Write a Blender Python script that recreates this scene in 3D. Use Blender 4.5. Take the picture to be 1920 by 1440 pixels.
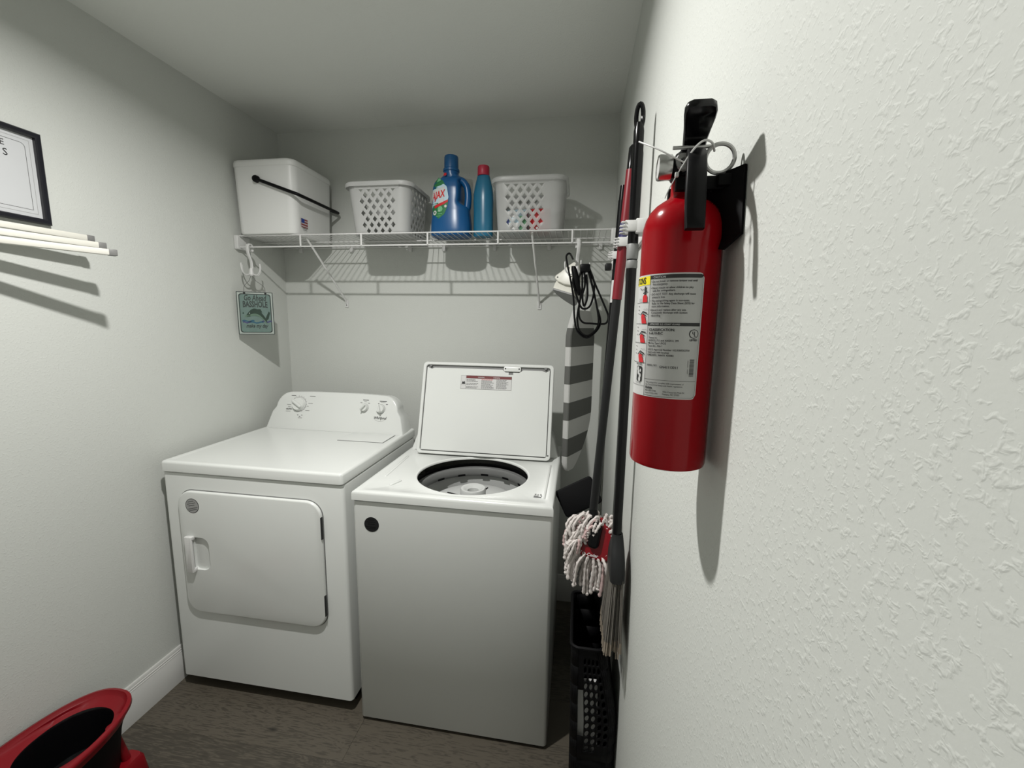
import bpy, bmesh, math, random
from mathutils import Matrix, Vector

random.seed(7)
PI = math.pi
SC = bpy.context.scene
COL = SC.collection
for o in list(bpy.data.objects):
    bpy.data.objects.remove(o)

# ------------------------------------------------------------------ camera, light, exposure
ROOM_W, ROOM_H, ROOM_D = 1.734, 2.44, 2.62       # metres; y = 0 is the back wall, x = 0 the left wall
cam_d = bpy.data.cameras.new('camera')
cam = bpy.data.objects.new('camera', cam_d)
COL.objects.link(cam)
cam_d.sensor_width = 36.0
cam_d.lens = 36.0 * 781.3 / 1920.0
cam_d.clip_start = 0.02
R_ = Vector((0.98772161, 0.15543322, 0.01570140))
U_ = Vector((-0.03758845, 0.13889515, 0.98959347))
F_ = Vector((-0.15163485, 0.97803305, -0.14303224))
M = Matrix((R_, U_, -F_)).transposed().to_4x4()
M.translation = Vector((1.57973, -2.10295, 1.48351))
cam.matrix_world = M
SC.camera = cam

w = bpy.data.worlds.new('world')
SC.world = w
w.use_nodes = True
w.node_tree.nodes['Background'].inputs[0].default_value = (0.6, 0.65, 0.7, 1)
w.node_tree.nodes['Background'].inputs[1].default_value = 0.02

SC.view_settings.view_transform = 'Standard'
SC.view_settings.look = 'None'
SC.view_settings.gamma = 1.0
SC.view_settings.use_curve_mapping = False
SC.view_settings.exposure = 0.0

LX, LY = 0.91, -1.37
ld = bpy.data.lights.new('downlight_lamp', 'AREA')
ld.shape = 'DISK'
ld.size = 0.06
ld.energy = 28.0
ld.spread = math.radians(163)
ld.color = (1.0, 0.985, 0.955)
lo = bpy.data.objects.new('downlight_lamp', ld)
lo.location = (LX, LY, ROOM_H - 0.012)
COL.objects.link(lo)

# ------------------------------------------------------------------ helpers
def srgb(r, g, b):
    f = lambda c: (c / 255 / 12.92) if c / 255 <= 0.04045 else ((c / 255 + 0.055) / 1.055) ** 2.4
    return (f(r), f(g), f(b), 1)

MATS = {}
def mat(name, col, rough=0.5, metal=0.0, bump=0.0, bscale=80.0, bdist=0.001, var=0.0, vscale=12.0,
        spec=0.5, coat=0.0, trans=0.0, transl=0.0):
    """plain procedural surface: base colour with a faint noise variation and optional noise relief"""
    if name in MATS: return MATS[name]
    m = bpy.data.materials.new(name); m.use_nodes = True
    nt = m.node_tree; N = nt.nodes; L = nt.links
    b = N['Principled BSDF']
    b.inputs['Base Color'].default_value = col
    b.inputs['Roughness'].default_value = rough
    b.inputs['Metallic'].default_value = metal
    b.inputs['Specular IOR Level'].default_value = spec
    b.inputs['Coat Weight'].default_value = coat
    tc = N.new('ShaderNodeTexCoord')
    if var > 0:
        nz = N.new('ShaderNodeTexNoise'); nz.inputs['Scale'].default_value = vscale; nz.inputs['Detail'].default_value = 4
        mr = N.new('ShaderNodeMapRange'); mr.inputs['To Min'].default_value = 1 - var; mr.inputs['To Max'].default_value = 1 + var
        mx = N.new('ShaderNodeMix'); mx.data_type = 'RGBA'; mx.blend_type = 'MULTIPLY'; mx.inputs['Factor'].default_value = 1
        mx.inputs['A'].default_value = col
        L.new(tc.outputs['Object'], nz.inputs['Vector']); L.new(nz.outputs['Fac'], mr.inputs['Value'])
        L.new(mr.outputs['Result'], mx.inputs['B']); L.new(mx.outputs['Result'], b.inputs['Base Color'])
    if bump > 0:
        nb = N.new('ShaderNodeTexNoise'); nb.inputs['Scale'].default_value = bscale; nb.inputs['Detail'].default_value = 3
        bp = N.new('ShaderNodeBump'); bp.inputs['Strength'].default_value = bump; bp.inputs['Distance'].default_value = bdist
        L.new(tc.outputs['Object'], nb.inputs['Vector']); L.new(nb.outputs['Fac'], bp.inputs['Height'])
        L.new(bp.outputs['Normal'], b.inputs['Normal'])
    out = N['Material Output']; last = b.outputs[0]
    if transl > 0:
        tr = N.new('ShaderNodeBsdfTranslucent'); tr.inputs['Color'].default_value = col
        ms = N.new('ShaderNodeMixShader'); ms.inputs[0].default_value = transl
        L.new(last, ms.inputs[1]); L.new(tr.outputs[0], ms.inputs[2]); last = ms.outputs[0]
    if trans > 0:
        tp = N.new('ShaderNodeBsdfTransparent')
        ms = N.new('ShaderNodeMixShader'); ms.inputs[0].default_value = trans
        L.new(last, ms.inputs[1]); L.new(tp.outputs[0], ms.inputs[2]); last = ms.outputs[0]
    if last != b.outputs[0]: L.new(last, out.inputs['Surface'])
    MATS[name] = m
    return m

class MB:
    """collects shapes with material slots, then links them as ONE mesh object"""
    def __init__(self):
        self.v = []; self.f = []; self.mi = []; self.mats = []; self.sm = []
    def slot(self, m):
        if m not in self.mats: self.mats.append(m)
        return self.mats.index(m)
    def add(self, vs, fs, m, smooth=False, X=None):
        k = len(self.v); s = self.slot(m)
        self.v += [tuple(X @ Vector(p)) if X is not None else tuple(p) for p in vs]
        for f in fs:
            self.f.append(tuple(k + i for i in f)); self.mi.append(s); self.sm.append(smooth)
        return self
    def bm(self, bm, m, smooth=False, X=None):
        bm.verts.ensure_lookup_table(); bm.verts.index_update()
        vs = [v.co.copy() for v in bm.verts]; fs = [[v.index for v in f.verts] for f in bm.faces]
        bm.free()
        return self.add(vs, fs, m, smooth, X)
    def box(self, lo_, hi_, m, bev=0.0, seg=2, X=None, smooth=None):
        bm = bmesh.new(); bmesh.ops.create_cube(bm, size=1)
        for v in bm.verts:
            v.co = Vector([(lo_[i] + hi_[i]) / 2 + v.co[i] * (hi_[i] - lo_[i]) for i in range(3)])
        if bev > 0:
            bmesh.ops.bevel(bm, geom=bm.edges[:], offset=bev, segments=seg, profile=0.5, affect='EDGES')
        return self.bm(bm, m, bev > 0 if smooth is None else smooth, X)
    def rings(self, rings, m, closed=True, cap0=True, cap1=True, smooth=True, X=None):
        n = len(rings[0]); vs = [p for r in rings for p in r]; fs = []
        for i in range(len(rings) - 1):
            for j in range(n if closed else n - 1):
                a = i * n + j; b = i * n + (j + 1) % n
                fs.append((a, b, b + n, a + n))
        if cap0: fs.append(tuple(range(n - 1, -1, -1)))
        if cap1: fs.append(tuple((len(rings) - 1) * n + j for j in range(n)))
        return self.add(vs, fs, m, smooth, X)
    def lathe(self, prof, m, n=32, X=None, cap0=True, cap1=True, smooth=True, sy=1.0):
        rg = [[(r * math.cos(2 * PI * j / n), sy * r * math.sin(2 * PI * j / n), z) for j in range(n)] for r, z in prof]
        return self.rings(rg, m, True, cap0, cap1, smooth, X)
    def tube(self, pts, r, m, n=8, cap=True, closed=False, X=None, flat=1.0):
        P = [Vector(p) for p in pts]; rg = []; k = len(P)
        up = None
        for i, p in enumerate(P):
            if closed: t = P[(i + 1) % k] - P[(i - 1) % k]
            else: t = P[min(i + 1, k - 1)] - P[max(i - 1, 0)]
            t.normalize()
            if up is None:
                a = Vector((0, 0, 1)) if abs(t.z) < 0.9 else Vector((1, 0, 0))
                up = (a - a.dot(t) * t).normalized()
            else:
                up = (up - up.dot(t) * t).normalized()
            s = t.cross(up); rr = r[i] if isinstance(r, (list, tuple)) else r
            rg.append([p + up * (rr * math.cos(2 * PI * j / n)) + s * (rr * flat * math.sin(2 * PI * j / n)) for j in range(n)])
        if closed:
            rg.append(rg[0])
            return self.rings(rg, m, True, False, False, True, X)
        return self.rings(rg, m, True, cap, cap, True, X)
    def prism(self, poly, h0, h1, m, X=None, smooth=False):
        """2-D outline (x, y) extruded from z = h0 to z = h1"""
        return self.rings([[(x, y, h0) for x, y in poly], [(x, y, h1) for x, y in poly]], m, True, True, True, smooth, X)
    def plate(self, poly, h0, h1, bev, m, X=None):
        """outline extruded with a rounded top edge"""
        c = Vector((sum(p[0] for p in poly) / len(poly), sum(p[1] for p in poly) / len(poly)))
        rg = [[(x, y, h0) for x, y in poly]]
        for a in (0, 30, 60, 90):
            o = bev * (1 - math.cos(math.radians(a))); z = h1 - bev + bev * math.sin(math.radians(a))
            rg.append([(x, y, z) for x, y in inset(poly, o)])
        return self.rings(rg, m, True, True, True, True, X)
    def text(self, s, size, m, fn, align='LEFT', bold=0.0, shear=0.0, sx=1.0):
        """lettering: the built-in font as a flat mesh, each vertex placed by fn(u, v)"""
        c = bpy.data.curves.new('t', 'FONT'); c.body = s; c.size = size; c.align_x = align
        c.offset = bold; c.shear = shear; c.resolution_u = 2; c.fill_mode = 'FRONT'
        o = bpy.data.objects.new('t', c)
        me = bpy.data.meshes.new_from_object(o)
        vs = [fn(v.co.x * sx, v.co.y) for v in me.vertices]; fs = [tuple(p.vertices) for p in me.polygons]
        bpy.data.objects.remove(o); bpy.data.curves.remove(c); bpy.data.meshes.remove(me)
        return self.add(vs, fs, m)
    def patch(self, poly, m, fn):
        """flat print: convex-in-u outline mapped by fn(u, v), cut in strips so that it can curve"""
        v0 = min(p[1] for p in poly); v1 = max(p[1] for p in poly); n = len(poly); nv, nu = 10, 8
        rows = []
        for i in range(nv + 1):
            y = v0 + (v1 - v0) * min(max(i / nv, 1e-4), 1 - 1e-4); xs = []
            for k in range(n):
                (xa, ya), (xb, yb) = poly[k], poly[(k + 1) % n]
                if (ya - y) * (yb - y) <= 0 and abs(ya - yb) > 1e-9: xs.append(xa + (xb - xa) * (y - ya) / (yb - ya))
            a, b = min(xs), max(xs)
            rows.append([fn(a + (b - a) * j / nu, y) for j in range(nu + 1)])
        vs = [p for r in rows for p in r]; q = nu + 1
        fs = [(i * q + j, i * q + j + 1, (i + 1) * q + j + 1, (i + 1) * q + j) for i in range(nv) for j in range(nu)]
        return self.add(vs, fs, m)
    def rect(self, u0, v0, u1, v1, m, fn):
        return self.patch([(u0, v0), (u1, v0), (u1, v1), (u0, v1)], m, fn)
    def build(self, name, parent=None, sharp=40, kind=None, label=None):
        me = bpy.data.meshes.new(name)
        off = ROOT_LOC.get(parent.name, Vector((0, 0, 0))) if parent else Vector((0, 0, 0))
        me.from_pydata([tuple(Vector(p) - off) for p in self.v], [], self.f)
        for m in self.mats: me.materials.append(m)
        me.polygons.foreach_set('material_index', self.mi)
        me.polygons.foreach_set('use_smooth', self.sm)
        me.validate(); me.update()
        me.set_sharp_from_angle(angle=math.radians(sharp))
        o = bpy.data.objects.new(name, me); COL.objects.link(o)
        if parent:
            o.parent = parent
            ROOT_LOC[o.name] = off
        if kind: o['kind'] = kind
        if label: o['label'] = label
        return o

ROOT_LOC = {}
def thing(name, label, cat, loc, group=None):
    o = bpy.data.objects.new(name, None); COL.objects.link(o)
    o.location = loc; o.empty_display_size = 0.05
    ROOT_LOC[o.name] = Vector(loc)
    o['label'] = label; o['category'] = cat
    if group: o['group'] = group
    return o
def tag(o, label, cat, group=None):
    o['label'] = label; o['category'] = cat
    if group: o['group'] = group
    return o
def part_copy(o, parent, loc=(0, 0, 0)):
    c = o.copy(); COL.objects.link(c); c.parent = parent; c.location = loc
    return c

def inset(poly, d):
    """shrinks a convex counter-clockwise outline by d"""
    if d == 0: return list(poly)
    n = len(poly); out = []
    for i in range(n):
        a = Vector(poly[i - 1]); b = Vector(poly[i]); c = Vector(poly[(i + 1) % n])
        e1 = (b - a).normalized(); e2 = (c - b).normalized()
        n1 = Vector((-e1.y, e1.x)); n2 = Vector((-e2.y, e2.x)); s = n1 + n2
        s = s / max(s.dot(n1), 0.3)
        out.append(tuple(b + s * d))
    return out
def rrect(x0, y0, x1, y1, r, n=6):
    """rounded rectangle, counter-clockwise; r a number or four radii (bl, br, tr, tl)"""
    rs = r if isinstance(r, (list, tuple)) else (r, r, r, r); out = []
    for (cx, cy, a0), q in zip(((x0, y0, 180), (x1, y0, 270), (x1, y1, 0), (x0, y1, 90)), rs):
        ox = cx + (q if cx == x0 else -q); oy = cy + (q if cy == y0 else -q)
        for k in range(n + 1):
            a = math.radians(a0 + 90 * k / n)
            out.append((ox + q * math.cos(a), oy + q * math.sin(a)))
    return out
def circle(cx, cy, r, n=32, ry=None):
    return [(cx + r * math.cos(2 * PI * k / n), cy + (ry or r) * math.sin(2 * PI * k / n)) for k in range(n)]
def frame(o, ex, ey, ez):
    """matrix with axes ex, ey, ez at o"""
    m = Matrix((Vector(ex), Vector(ey), Vector(ez))).transposed().to_4x4(); m.translation = Vector(o)
    return m
def front(y):           # 2-D (x, z) drawings standing upright, their +normal towards the viewer (-y)
    return Matrix(((1, 0, 0, 0), (0, 0, -1, y), (0, 1, 0, 0), (0, 0, 0, 1)))
def bez(p0, p1, p2, p3, n=12):
    p0, p1, p2, p3 = map(Vector, (p0, p1, p2, p3))
    return [p0 * (1 - t) ** 3 + 3 * p1 * t * (1 - t) ** 2 + 3 * p2 * t * t * (1 - t) + p3 * t ** 3 for t in [k / n for k in range(n + 1)]]
def spline(pts, n=6):
    """Catmull-Rom through the points"""
    P = [Vector(p) for p in pts]; P = [P[0] * 2 - P[1]] + P + [P[-1] * 2 - P[-2]]; out = []
    for i in range(1, len(P) - 2):
        a, b, c, d = P[i - 1:i + 3]
        for k in range(n):
            t = k / n
            out.append(0.5 * ((2 * b) + (c - a) * t + (2 * a - 5 * b + 4 * c - d) * t * t + (3 * b - a - 3 * c + d) * t ** 3))
    return out + [P[-2]]

# ------------------------------------------------------------------ materials
def wall_mat(name, col, strength):
    m = bpy.data.materials.new(name); m.use_nodes = True
    nt = m.node_tree; N = nt.nodes; L = nt.links; b = N['Principled BSDF']
    b.inputs['Base Color'].default_value = col; b.inputs['Roughness'].default_value = 0.62
    b.inputs['Specular IOR Level'].default_value = 0.25
    tc = N.new('ShaderNodeTexCoord')
    n1 = N.new('ShaderNodeTexNoise'); n1.inputs['Scale'].default_value = 190; n1.inputs['Detail'].default_value = 2.5; n1.inputs['Distortion'].default_value = 0.4
    n2 = N.new('ShaderNodeTexNoise'); n2.inputs['Scale'].default_value = 330; n2.inputs['Detail'].default_value = 2
    r = N.new('ShaderNodeMapRange'); r.interpolation_type = 'SMOOTHSTEP'
    r.inputs['From Min'].default_value = 0.50; r.inputs['From Max'].default_value = 0.72
    ad = N.new('ShaderNodeMath'); ad.operation = 'MULTIPLY_ADD'; ad.inputs[1].default_value = 0.22
    bp = N.new('ShaderNodeBump'); bp.inputs['Strength'].default_value = strength; bp.inputs['Distance'].default_value = 0.0016
    L.new(tc.outputs['Object'], n1.inputs['Vector']); L.new(tc.outputs['Object'], n2.inputs['Vector'])
    L.new(n1.outputs['Fac'], r.inputs['Value']); L.new(n2.outputs['Fac'], ad.inputs[0]); L.new(r.outputs['Result'], ad.inputs[2])
    L.new(ad.outputs[0], bp.inputs['Height']); L.new(bp.outputs['Normal'], b.inputs['Normal'])
    return m
WALL = wall_mat('grey_wall_paint', (0.57, 0.585, 0.555, 1), 0.23)
CEIL = wall_mat('ceiling_paint', (0.76, 0.775, 0.74, 1), 0.25)
TRIM = mat('white_trim_paint', (0.56, 0.56, 0.54, 1), 0.35, bump=0.05, bscale=60)
ENAMEL = mat('white_enamel', (0.66, 0.675, 0.655, 1), 0.22, var=0.015, vscale=5)
PLAS = mat('white_plastic', (0.62, 0.62, 0.61, 1), 0.35, var=0.015)
WIRE = mat('white_wire_coating', (0.62, 0.62, 0.61, 1), 0.35, var=0.02, vscale=40)
COOLER = mat('white_cooler_plastic', (0.70, 0.705, 0.69, 1), 0.38, bump=0.08, bscale=150, bdist=0.0005, var=0.01)
BASK = mat('translucent_white_plastic', (0.60, 0.605, 0.595, 1), 0.4, var=0.02, vscale=20, trans=0.07, transl=0.25)
BASK2 = mat('clear_white_plastic', (0.60, 0.605, 0.595, 1), 0.35, var=0.02, vscale=20, trans=0.46, transl=0.2)
BLACK = mat('black_plastic', (0.0035, 0.0035, 0.004, 1), 0.4, spec=0.14, bump=0.05, bscale=200, bdist=0.0004)
BLACKM = mat('black_matte', (0.0025, 0.0025, 0.003, 1), 0.6, var=0.2, spec=0.12)
BLACKG = mat('black_gloss', (0.003, 0.003, 0.0035, 1), 0.18, var=0.1, spec=0.3)
DARK = mat('dark_grey_plastic', (0.014, 0.0145, 0.015, 1), 0.45, var=0.1, spec=0.25)
GREY = mat('grey_plastic', (0.16, 0.163, 0.16, 1), 0.45, var=0.05)
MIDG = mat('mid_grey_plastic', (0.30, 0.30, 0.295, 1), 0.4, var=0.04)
RED = mat('red_enamel', (0.27, 0.002, 0.006, 1), 0.17, spec=0.22, var=0.02)
REDP = mat('red_plastic', (0.20, 0.004, 0.009, 1), 0.3, spec=0.35, var=0.03)
REDH = mat('red_handle_sleeve', (0.17, 0.005, 0.012, 1), 0.4, var=0.04)
CHROME = mat('brushed_steel', (0.55, 0.55, 0.54, 1), 0.25, metal=1.0, var=0.05, vscale=60)
SILVER = mat('satin_metal', (0.45, 0.45, 0.44, 1), 0.4, metal=0.8, var=0.05)
PAPER = mat('white_label_paper', (0.55, 0.55, 0.54, 1), 0.4, var=0.02)
SILVERP = mat('silver_label_paper', (0.42, 0.42, 0.41, 1), 0.35, var=0.02, metal=0.15)
INK = mat('black_ink', (0.012, 0.012, 0.012, 1), 0.5, var=0.1)
INKG = mat('grey_ink', (0.12, 0.12, 0.12, 1), 0.5, var=0.1)
INKR = mat('red_ink', (0.55, 0.012, 0.018, 1), 0.45, var=0.05)
INKDR = mat('dark_red_ink', (0.12, 0.006, 0.006, 1), 0.45, var=0.05)
INKB = mat('blue_ink', (0.02, 0.05, 0.25, 1), 0.45, var=0.05)
YEL = mat('yellow_ink', (0.85, 0.72, 0.01, 1), 0.45, var=0.03)
GREEN = mat('green_ink', (0.02, 0.16, 0.05, 1), 0.45, var=0.15, vscale=60)
LGREEN = mat('light_green_ink', (0.16, 0.42, 0.22, 1), 0.45, var=0.1)
LBLUE = mat('pale_blue_ink', (0.45, 0.60, 0.68, 1), 0.45, var=0.05)
AJAXB = mat('blue_bottle_plastic', (0.003, 0.075, 0.22, 1), 0.3, var=0.05)
AJAXC = mat('blue_cap_plastic', (0.004, 0.08, 0.22, 1), 0.38, var=0.05)
TEAL = mat('teal_bottle_plastic', (0.02, 0.155, 0.27, 1), 0.28, var=0.08, transl=0.15)
REDC = mat('red_cap_plastic', (0.38, 0.018, 0.045, 1), 0.4, var=0.05)
IRONW = mat('cream_iron_plastic', (0.68, 0.67, 0.60, 1), 0.35, var=0.02)
STW = mat('white_cover_fabric', (0.50, 0.50, 0.485, 1), 0.85, bump=0.2, bscale=400, bdist=0.0006, var=0.04)
STG = mat('grey_cover_fabric', (0.105, 0.107, 0.10, 1), 0.85, bump=0.2, bscale=400, bdist=0.0006, var=0.05)
YARN = mat('white_mop_yarn', (0.66, 0.61, 0.585, 1), 0.9, bump=0.7, bscale=500, bdist=0.002, var=0.12, vscale=50)
YARNP = mat('pink_stained_yarn', (0.60, 0.44, 0.43, 1), 0.9, bump=0.7, bscale=500, bdist=0.002, var=0.2, vscale=50)
BRIS = mat('taupe_broom_bristle', (0.13, 0.12, 0.105, 1), 0.7, var=0.25, vscale=120)
BRIST = mat('pale_bristle_tip', (0.22, 0.185, 0.145, 1), 0.7, var=0.25, vscale=120)
CLIPG = mat('pale_grey_grip', (0.20, 0.205, 0.20, 1), 0.5, var=0.05)
SIGN = mat('sea_green_sign_paint', (0.125, 0.19, 0.17, 1), 0.45, var=0.12, vscale=60)
SIGNE = mat('dark_sign_line', (0.028, 0.04, 0.036, 1), 0.5, var=0.1)
SIGNW = mat('pale_sign_edge', (0.36, 0.40, 0.37, 1), 0.5, var=0.1)
SEAB = mat('sea_blue_paint', (0.02, 0.09, 0.14, 1), 0.5, var=0.3, vscale=90)
VIOL = mat('violet_blue_paint', (0.05, 0.05, 0.14, 1), 0.5, var=0.3, vscale=90)
FISH = mat('dark_fish_green', (0.012, 0.035, 0.022, 1), 0.5, var=0.4, vscale=120)
FISHL = mat('fish_belly_green', (0.10, 0.17, 0.12, 1), 0.5, var=0.3, vscale=120)
RACKW = mat('cream_rack_paint', (0.66, 0.65, 0.59, 1), 0.4, var=0.02)
RACKG = mat('grey_end_cap', (0.17, 0.17, 0.165, 1), 0.5, var=0.05)
FRM = mat('black_frame_paint', (0.010, 0.010, 0.014, 1), 0.3, var=0.1)
TUBW = mat('white_tub_plastic', (0.52, 0.53, 0.52, 1), 0.35, var=0.02)
TUBG = mat('grey_balance_ring', (0.16, 0.163, 0.16, 1), 0.35, var=0.03)

def wood_mat():
    m = bpy.data.materials.new('grey_brown_plank_wood'); m.use_nodes = True
    nt = m.node_tree; N = nt.nodes; L = nt.links; b = N['Principled BSDF']
    tc = N.new('ShaderNodeTexCoord'); oi = N.new('ShaderNodeObjectInfo')
    cb = N.new('ShaderNodeCombineXYZ'); mu = N.new('ShaderNodeMath'); mu.operation = 'MULTIPLY'; mu.inputs[1].default_value = 37.0
    L.new(oi.outputs['Random'], mu.inputs[0])
    for k in range(3): L.new(mu.outputs[0], cb.inputs[k])
    va = N.new('ShaderNodeVectorMath'); va.operation = 'ADD'
    L.new(tc.outputs['Object'], va.inputs[0]); L.new(cb.outputs[0], va.inputs[1])
    mp = N.new('ShaderNodeMapping'); mp.inputs['Scale'].default_value = (1.0, 6.0, 1.0)
    L.new(va.outputs[0], mp.inputs['Vector'])
    big = N.new('ShaderNodeTexNoise'); big.inputs['Scale'].default_value = 3.2; big.inputs['Detail'].default_value = 3; big.inputs['Distortion'].default_value = 1.2
    L.new(mp.outputs[0], big.inputs['Vector'])
    wv = N.new('ShaderNodeMath'); wv.operation = 'MULTIPLY'; wv.inputs[1].default_value = 70.0
    L.new(big.outputs['Fac'], wv.inputs[0])
    sn = N.new('ShaderNodeMath'); sn.operation = 'SINE'; L.new(wv.outputs[0], sn.inputs[0])
    fine = N.new('ShaderNodeTexNoise'); fine.inputs['Scale'].default_value = 60; fine.inputs['Detail'].default_value = 5
    mp2 = N.new('ShaderNodeMapping'); mp2.inputs['Scale'].default_value = (0.35, 4.0, 1.0)
    L.new(va.outputs[0], mp2.inputs['Vector']); L.new(mp2.outputs[0], fine.inputs['Vector'])
    s1 = N.new('ShaderNodeMath'); s1.operation = 'MULTIPLY_ADD'; s1.inputs[1].default_value = 0.06; s1.inputs[2].default_value = 0.5
    L.new(sn.outputs[0], s1.inputs[0])
    s2 = N.new('ShaderNodeMath'); s2.operation = 'MULTIPLY_ADD'; s2.inputs[1].default_value = 0.7
    L.new(fine.outputs['Fac'], s2.inputs[0]); L.new(s1.outputs[0], s2.inputs[2])
    s3 = N.new('ShaderNodeMath'); s3.operation = 'MULTIPLY_ADD'; s3.inputs[1].default_value = 0.30
    L.new(oi.outputs['Random'], s3.inputs[0]); L.new(s2.outputs[0], s3.inputs[2])
    cr = N.new('ShaderNodeValToRGB'); e = cr.color_ramp.elements
    e[0].position = 0.55; e[0].color = (0.020, 0.017, 0.0125, 1); e[1].position = 1.25; e[1].color = (0.085, 0.073, 0.055, 1)
    k = cr.color_ramp.elements.new(0.95); k.color = (0.056, 0.048, 0.036, 1)
    L.new(s3.outputs[0], cr.inputs['Fac'])
    # a few dark knots
    vo = N.new('ShaderNodeTexVoronoi'); vo.inputs['Scale'].default_value = 4.0
    mp3 = N.new('ShaderNodeMapping'); mp3.inputs['Scale'].default_value = (1.0, 1.7, 1.0)
    L.new(va.outputs[0], mp3.inputs['Vector']); L.new(mp3.outputs[0], vo.inputs['Vector'])
    kr = N.new('ShaderNodeMapRange'); kr.inputs['From Min'].default_value = 0.02; kr.inputs['From Max'].default_value = 0.10
    kr.inputs['To Min'].default_value = 0.25
    L.new(vo.outputs['Distance'], kr.inputs['Value'])
    mx = N.new('ShaderNodeMix'); mx.data_type = 'RGBA'; mx.blend_type = 'MULTIPLY'; mx.inputs['Factor'].default_value = 1
    L.new(cr.outputs['Color'], mx.inputs['A']); L.new(kr.outputs['Result'], mx.inputs['B'])
    L.new(mx.outputs['Result'], b.inputs['Base Color'])
    b.inputs['Roughness'].default_value = 0.5
    bp = N.new('ShaderNodeBump'); bp.inputs['Strength'].default_value = 0.25; bp.inputs['Distance'].default_value = 0.0012
    L.new(s2.outputs[0], bp.inputs['Height']); L.new(bp.outputs['Normal'], b.inputs['Normal'])
    return m
WOOD = wood_mat()

# ------------------------------------------------------------------ room shell
W, H, D = ROOM_W, ROOM_H, ROOM_D
def struct(o):
    o['kind'] = 'structure'; return o
T = 0.10
floor = struct(MB().box((-T, -D - T, -0.06), (W + T, T, -0.006), mat('floor_underlay', (0.02, 0.018, 0.016, 1), 0.8, var=0.1)).build('floor'))
py = -0.985 - 0.18 * 9
row = 0
while py < 0:
    y0, y1 = max(py, -D), min(py + 0.18, 0)
    xs = [0.84] if abs(py + 0.985) < 0.01 else [0.84] if abs(py + 0.805) < 0 else [(0.31 + 0.47 * row) % 1.2 + 0.2]
    if abs(py + 1.165) < 0.01: xs = [1.36]
    xs = [0.0] + xs + [W]
    for a, b in zip(xs[:-1], xs[1:]):
        if y1 - y0 > 0.01:
            MB().box((a + 0.0002, y0 + 0.0002, -0.006), (b - 0.0002, y1 - 0.0002, 0.0), WOOD, 0.0005, 1, smooth=False).build('plank', floor)
    py += 0.18; row += 1
struct(MB().box((-T, -D - T, H), (W + T, T, H + T), CEIL).build('ceiling'))
struct(MB().box((-T, -D, -0.06), (0, 0, H), WALL).build('wall_left'))
struct(MB().box((W, -D, -0.06), (W + T, 0, H), WALL).build('wall_right'))
struct(MB().box((-T, 0, -0.06), (W + T, T, H), WALL).build('wall_back'))
struct(MB().box((-T, -D - T, -0.06), (W + T, -D, H), WALL).build('wall_front'))
# baseboards: a flat board with three fine steps along its top
def baseboard(name, X, L_):
    pr = [(0, 0), (0.014, 0), (0.014, 0.118), (0.0125, 0.120), (0.0125, 0.126), (0.0105, 0.128), (0.0105, 0.134), (0.008, 0.136), (0.007, 0.146), (0.005, 0.148), (0, 0.148)]
    mb = MB(); mb.rings([[(d, 0, z) for d, z in pr], [(d, L_, z) for d, z in pr]], TRIM, smooth=False, X=X)
    return struct(mb.build(name))
baseboard('baseboard_left', frame((0, -D, 0.0), (1, 0, 0), (0, 1, 0), (0, 0, 1)), D)
baseboard('baseboard_right', frame((W, 0, 0.0), (-1, 0, 0), (0, -1, 0), (0, 0, 1)), D)
baseboard('baseboard_back', frame((0.014, 0, 0.0), (0, -1, 0), (1, 0, 0), (0, 0, 1)), W - 0.028)
baseboard('baseboard_front', frame((W - 0.014, -D, 0.0), (0, 1, 0), (-1, 0, 0), (0, 0, 1)), W - 0.028)

# recessed ceiling light (above the frame); the lamp itself is set at the top of the script
t = thing('ceiling_light', 'small round recessed ceiling light above the middle of the room', 'light', (LX, LY, H))
MB().lathe([(0.036, H - 0.002), (0.036, H - 0.006), (0.05, H - 0.009), (0.062, H - 0.006), (0.064, H)], TRIM, 40, Matrix.Translation((LX, LY, 0)), cap0=False, cap1=False).build('trim_ring', t)
lo.parent = t; lo.location = (0, 0, -0.010)

# ------------------------------------------------------------------ dryer
DX0, DX1, DY = 0.047, 0.786, -0.814
dr = thing('clothes_dryer', 'white front-loading clothes dryer in the left corner, with a grey round sticker on its door', 'dryer', ((DX0 + DX1) / 2, -0.5, 0))
def fix(o):
    bm = bmesh.new(); bm.from_mesh(o.data); bmesh.ops.recalc_face_normals(bm, faces=bm.faces[:]); bm.to_mesh(o.data); bm.free(); return o
def flatbox(poly, z0, z1, bev, m):
    return MB().plate(poly, z0, z1, bev, m)
flatbox(rrect(DX0, DY, DX1, -0.16, 0.014, 4), 0.052, 0.910, 0.003, ENAMEL).build('cabinet', dr)
MB().box((DX0 + 0.02, DY + 0.060, 0.0), (DX1 - 0.02, -0.18, 0.054), BLACKM).build('toe_kick', dr)
mb = MB()
tp = lambda d, z_, r_=None: [(x, y, z_) for x, y in rrect(DX0 + d, DY - 0.006 + d, DX1 - d, -0.15 - d, 0.012 if r_ is None else r_, 4)]
mb.rings([tp(0.004, 0.912), tp(0, 0.916), tp(0, 0.945), tp(0.0018, 0.951), tp(0.006, 0.954), tp(0.012, 0.9545), tp(0.024, 0.9535), tp(0.03, 0.9525)], ENAMEL)
mb.build('top_panel', dr)
mb = MB(); mb.plate(rrect(0.530, -0.425, 0.745, -0.296, 0.003, 2), 0.952, 0.9555, 0.001, ENAMEL)
ll = mb.build('lint_screen_lid', dr)
mb = MB()
mb.box((0.528, -0.4275, 0.9522), (0.746, -0.4255, 0.9538), GREY); mb.box((0.7455, -0.4275, 0.9522), (0.7475, -0.30, 0.9538), GREY)
mb.build('lid_gap', ll)

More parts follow.
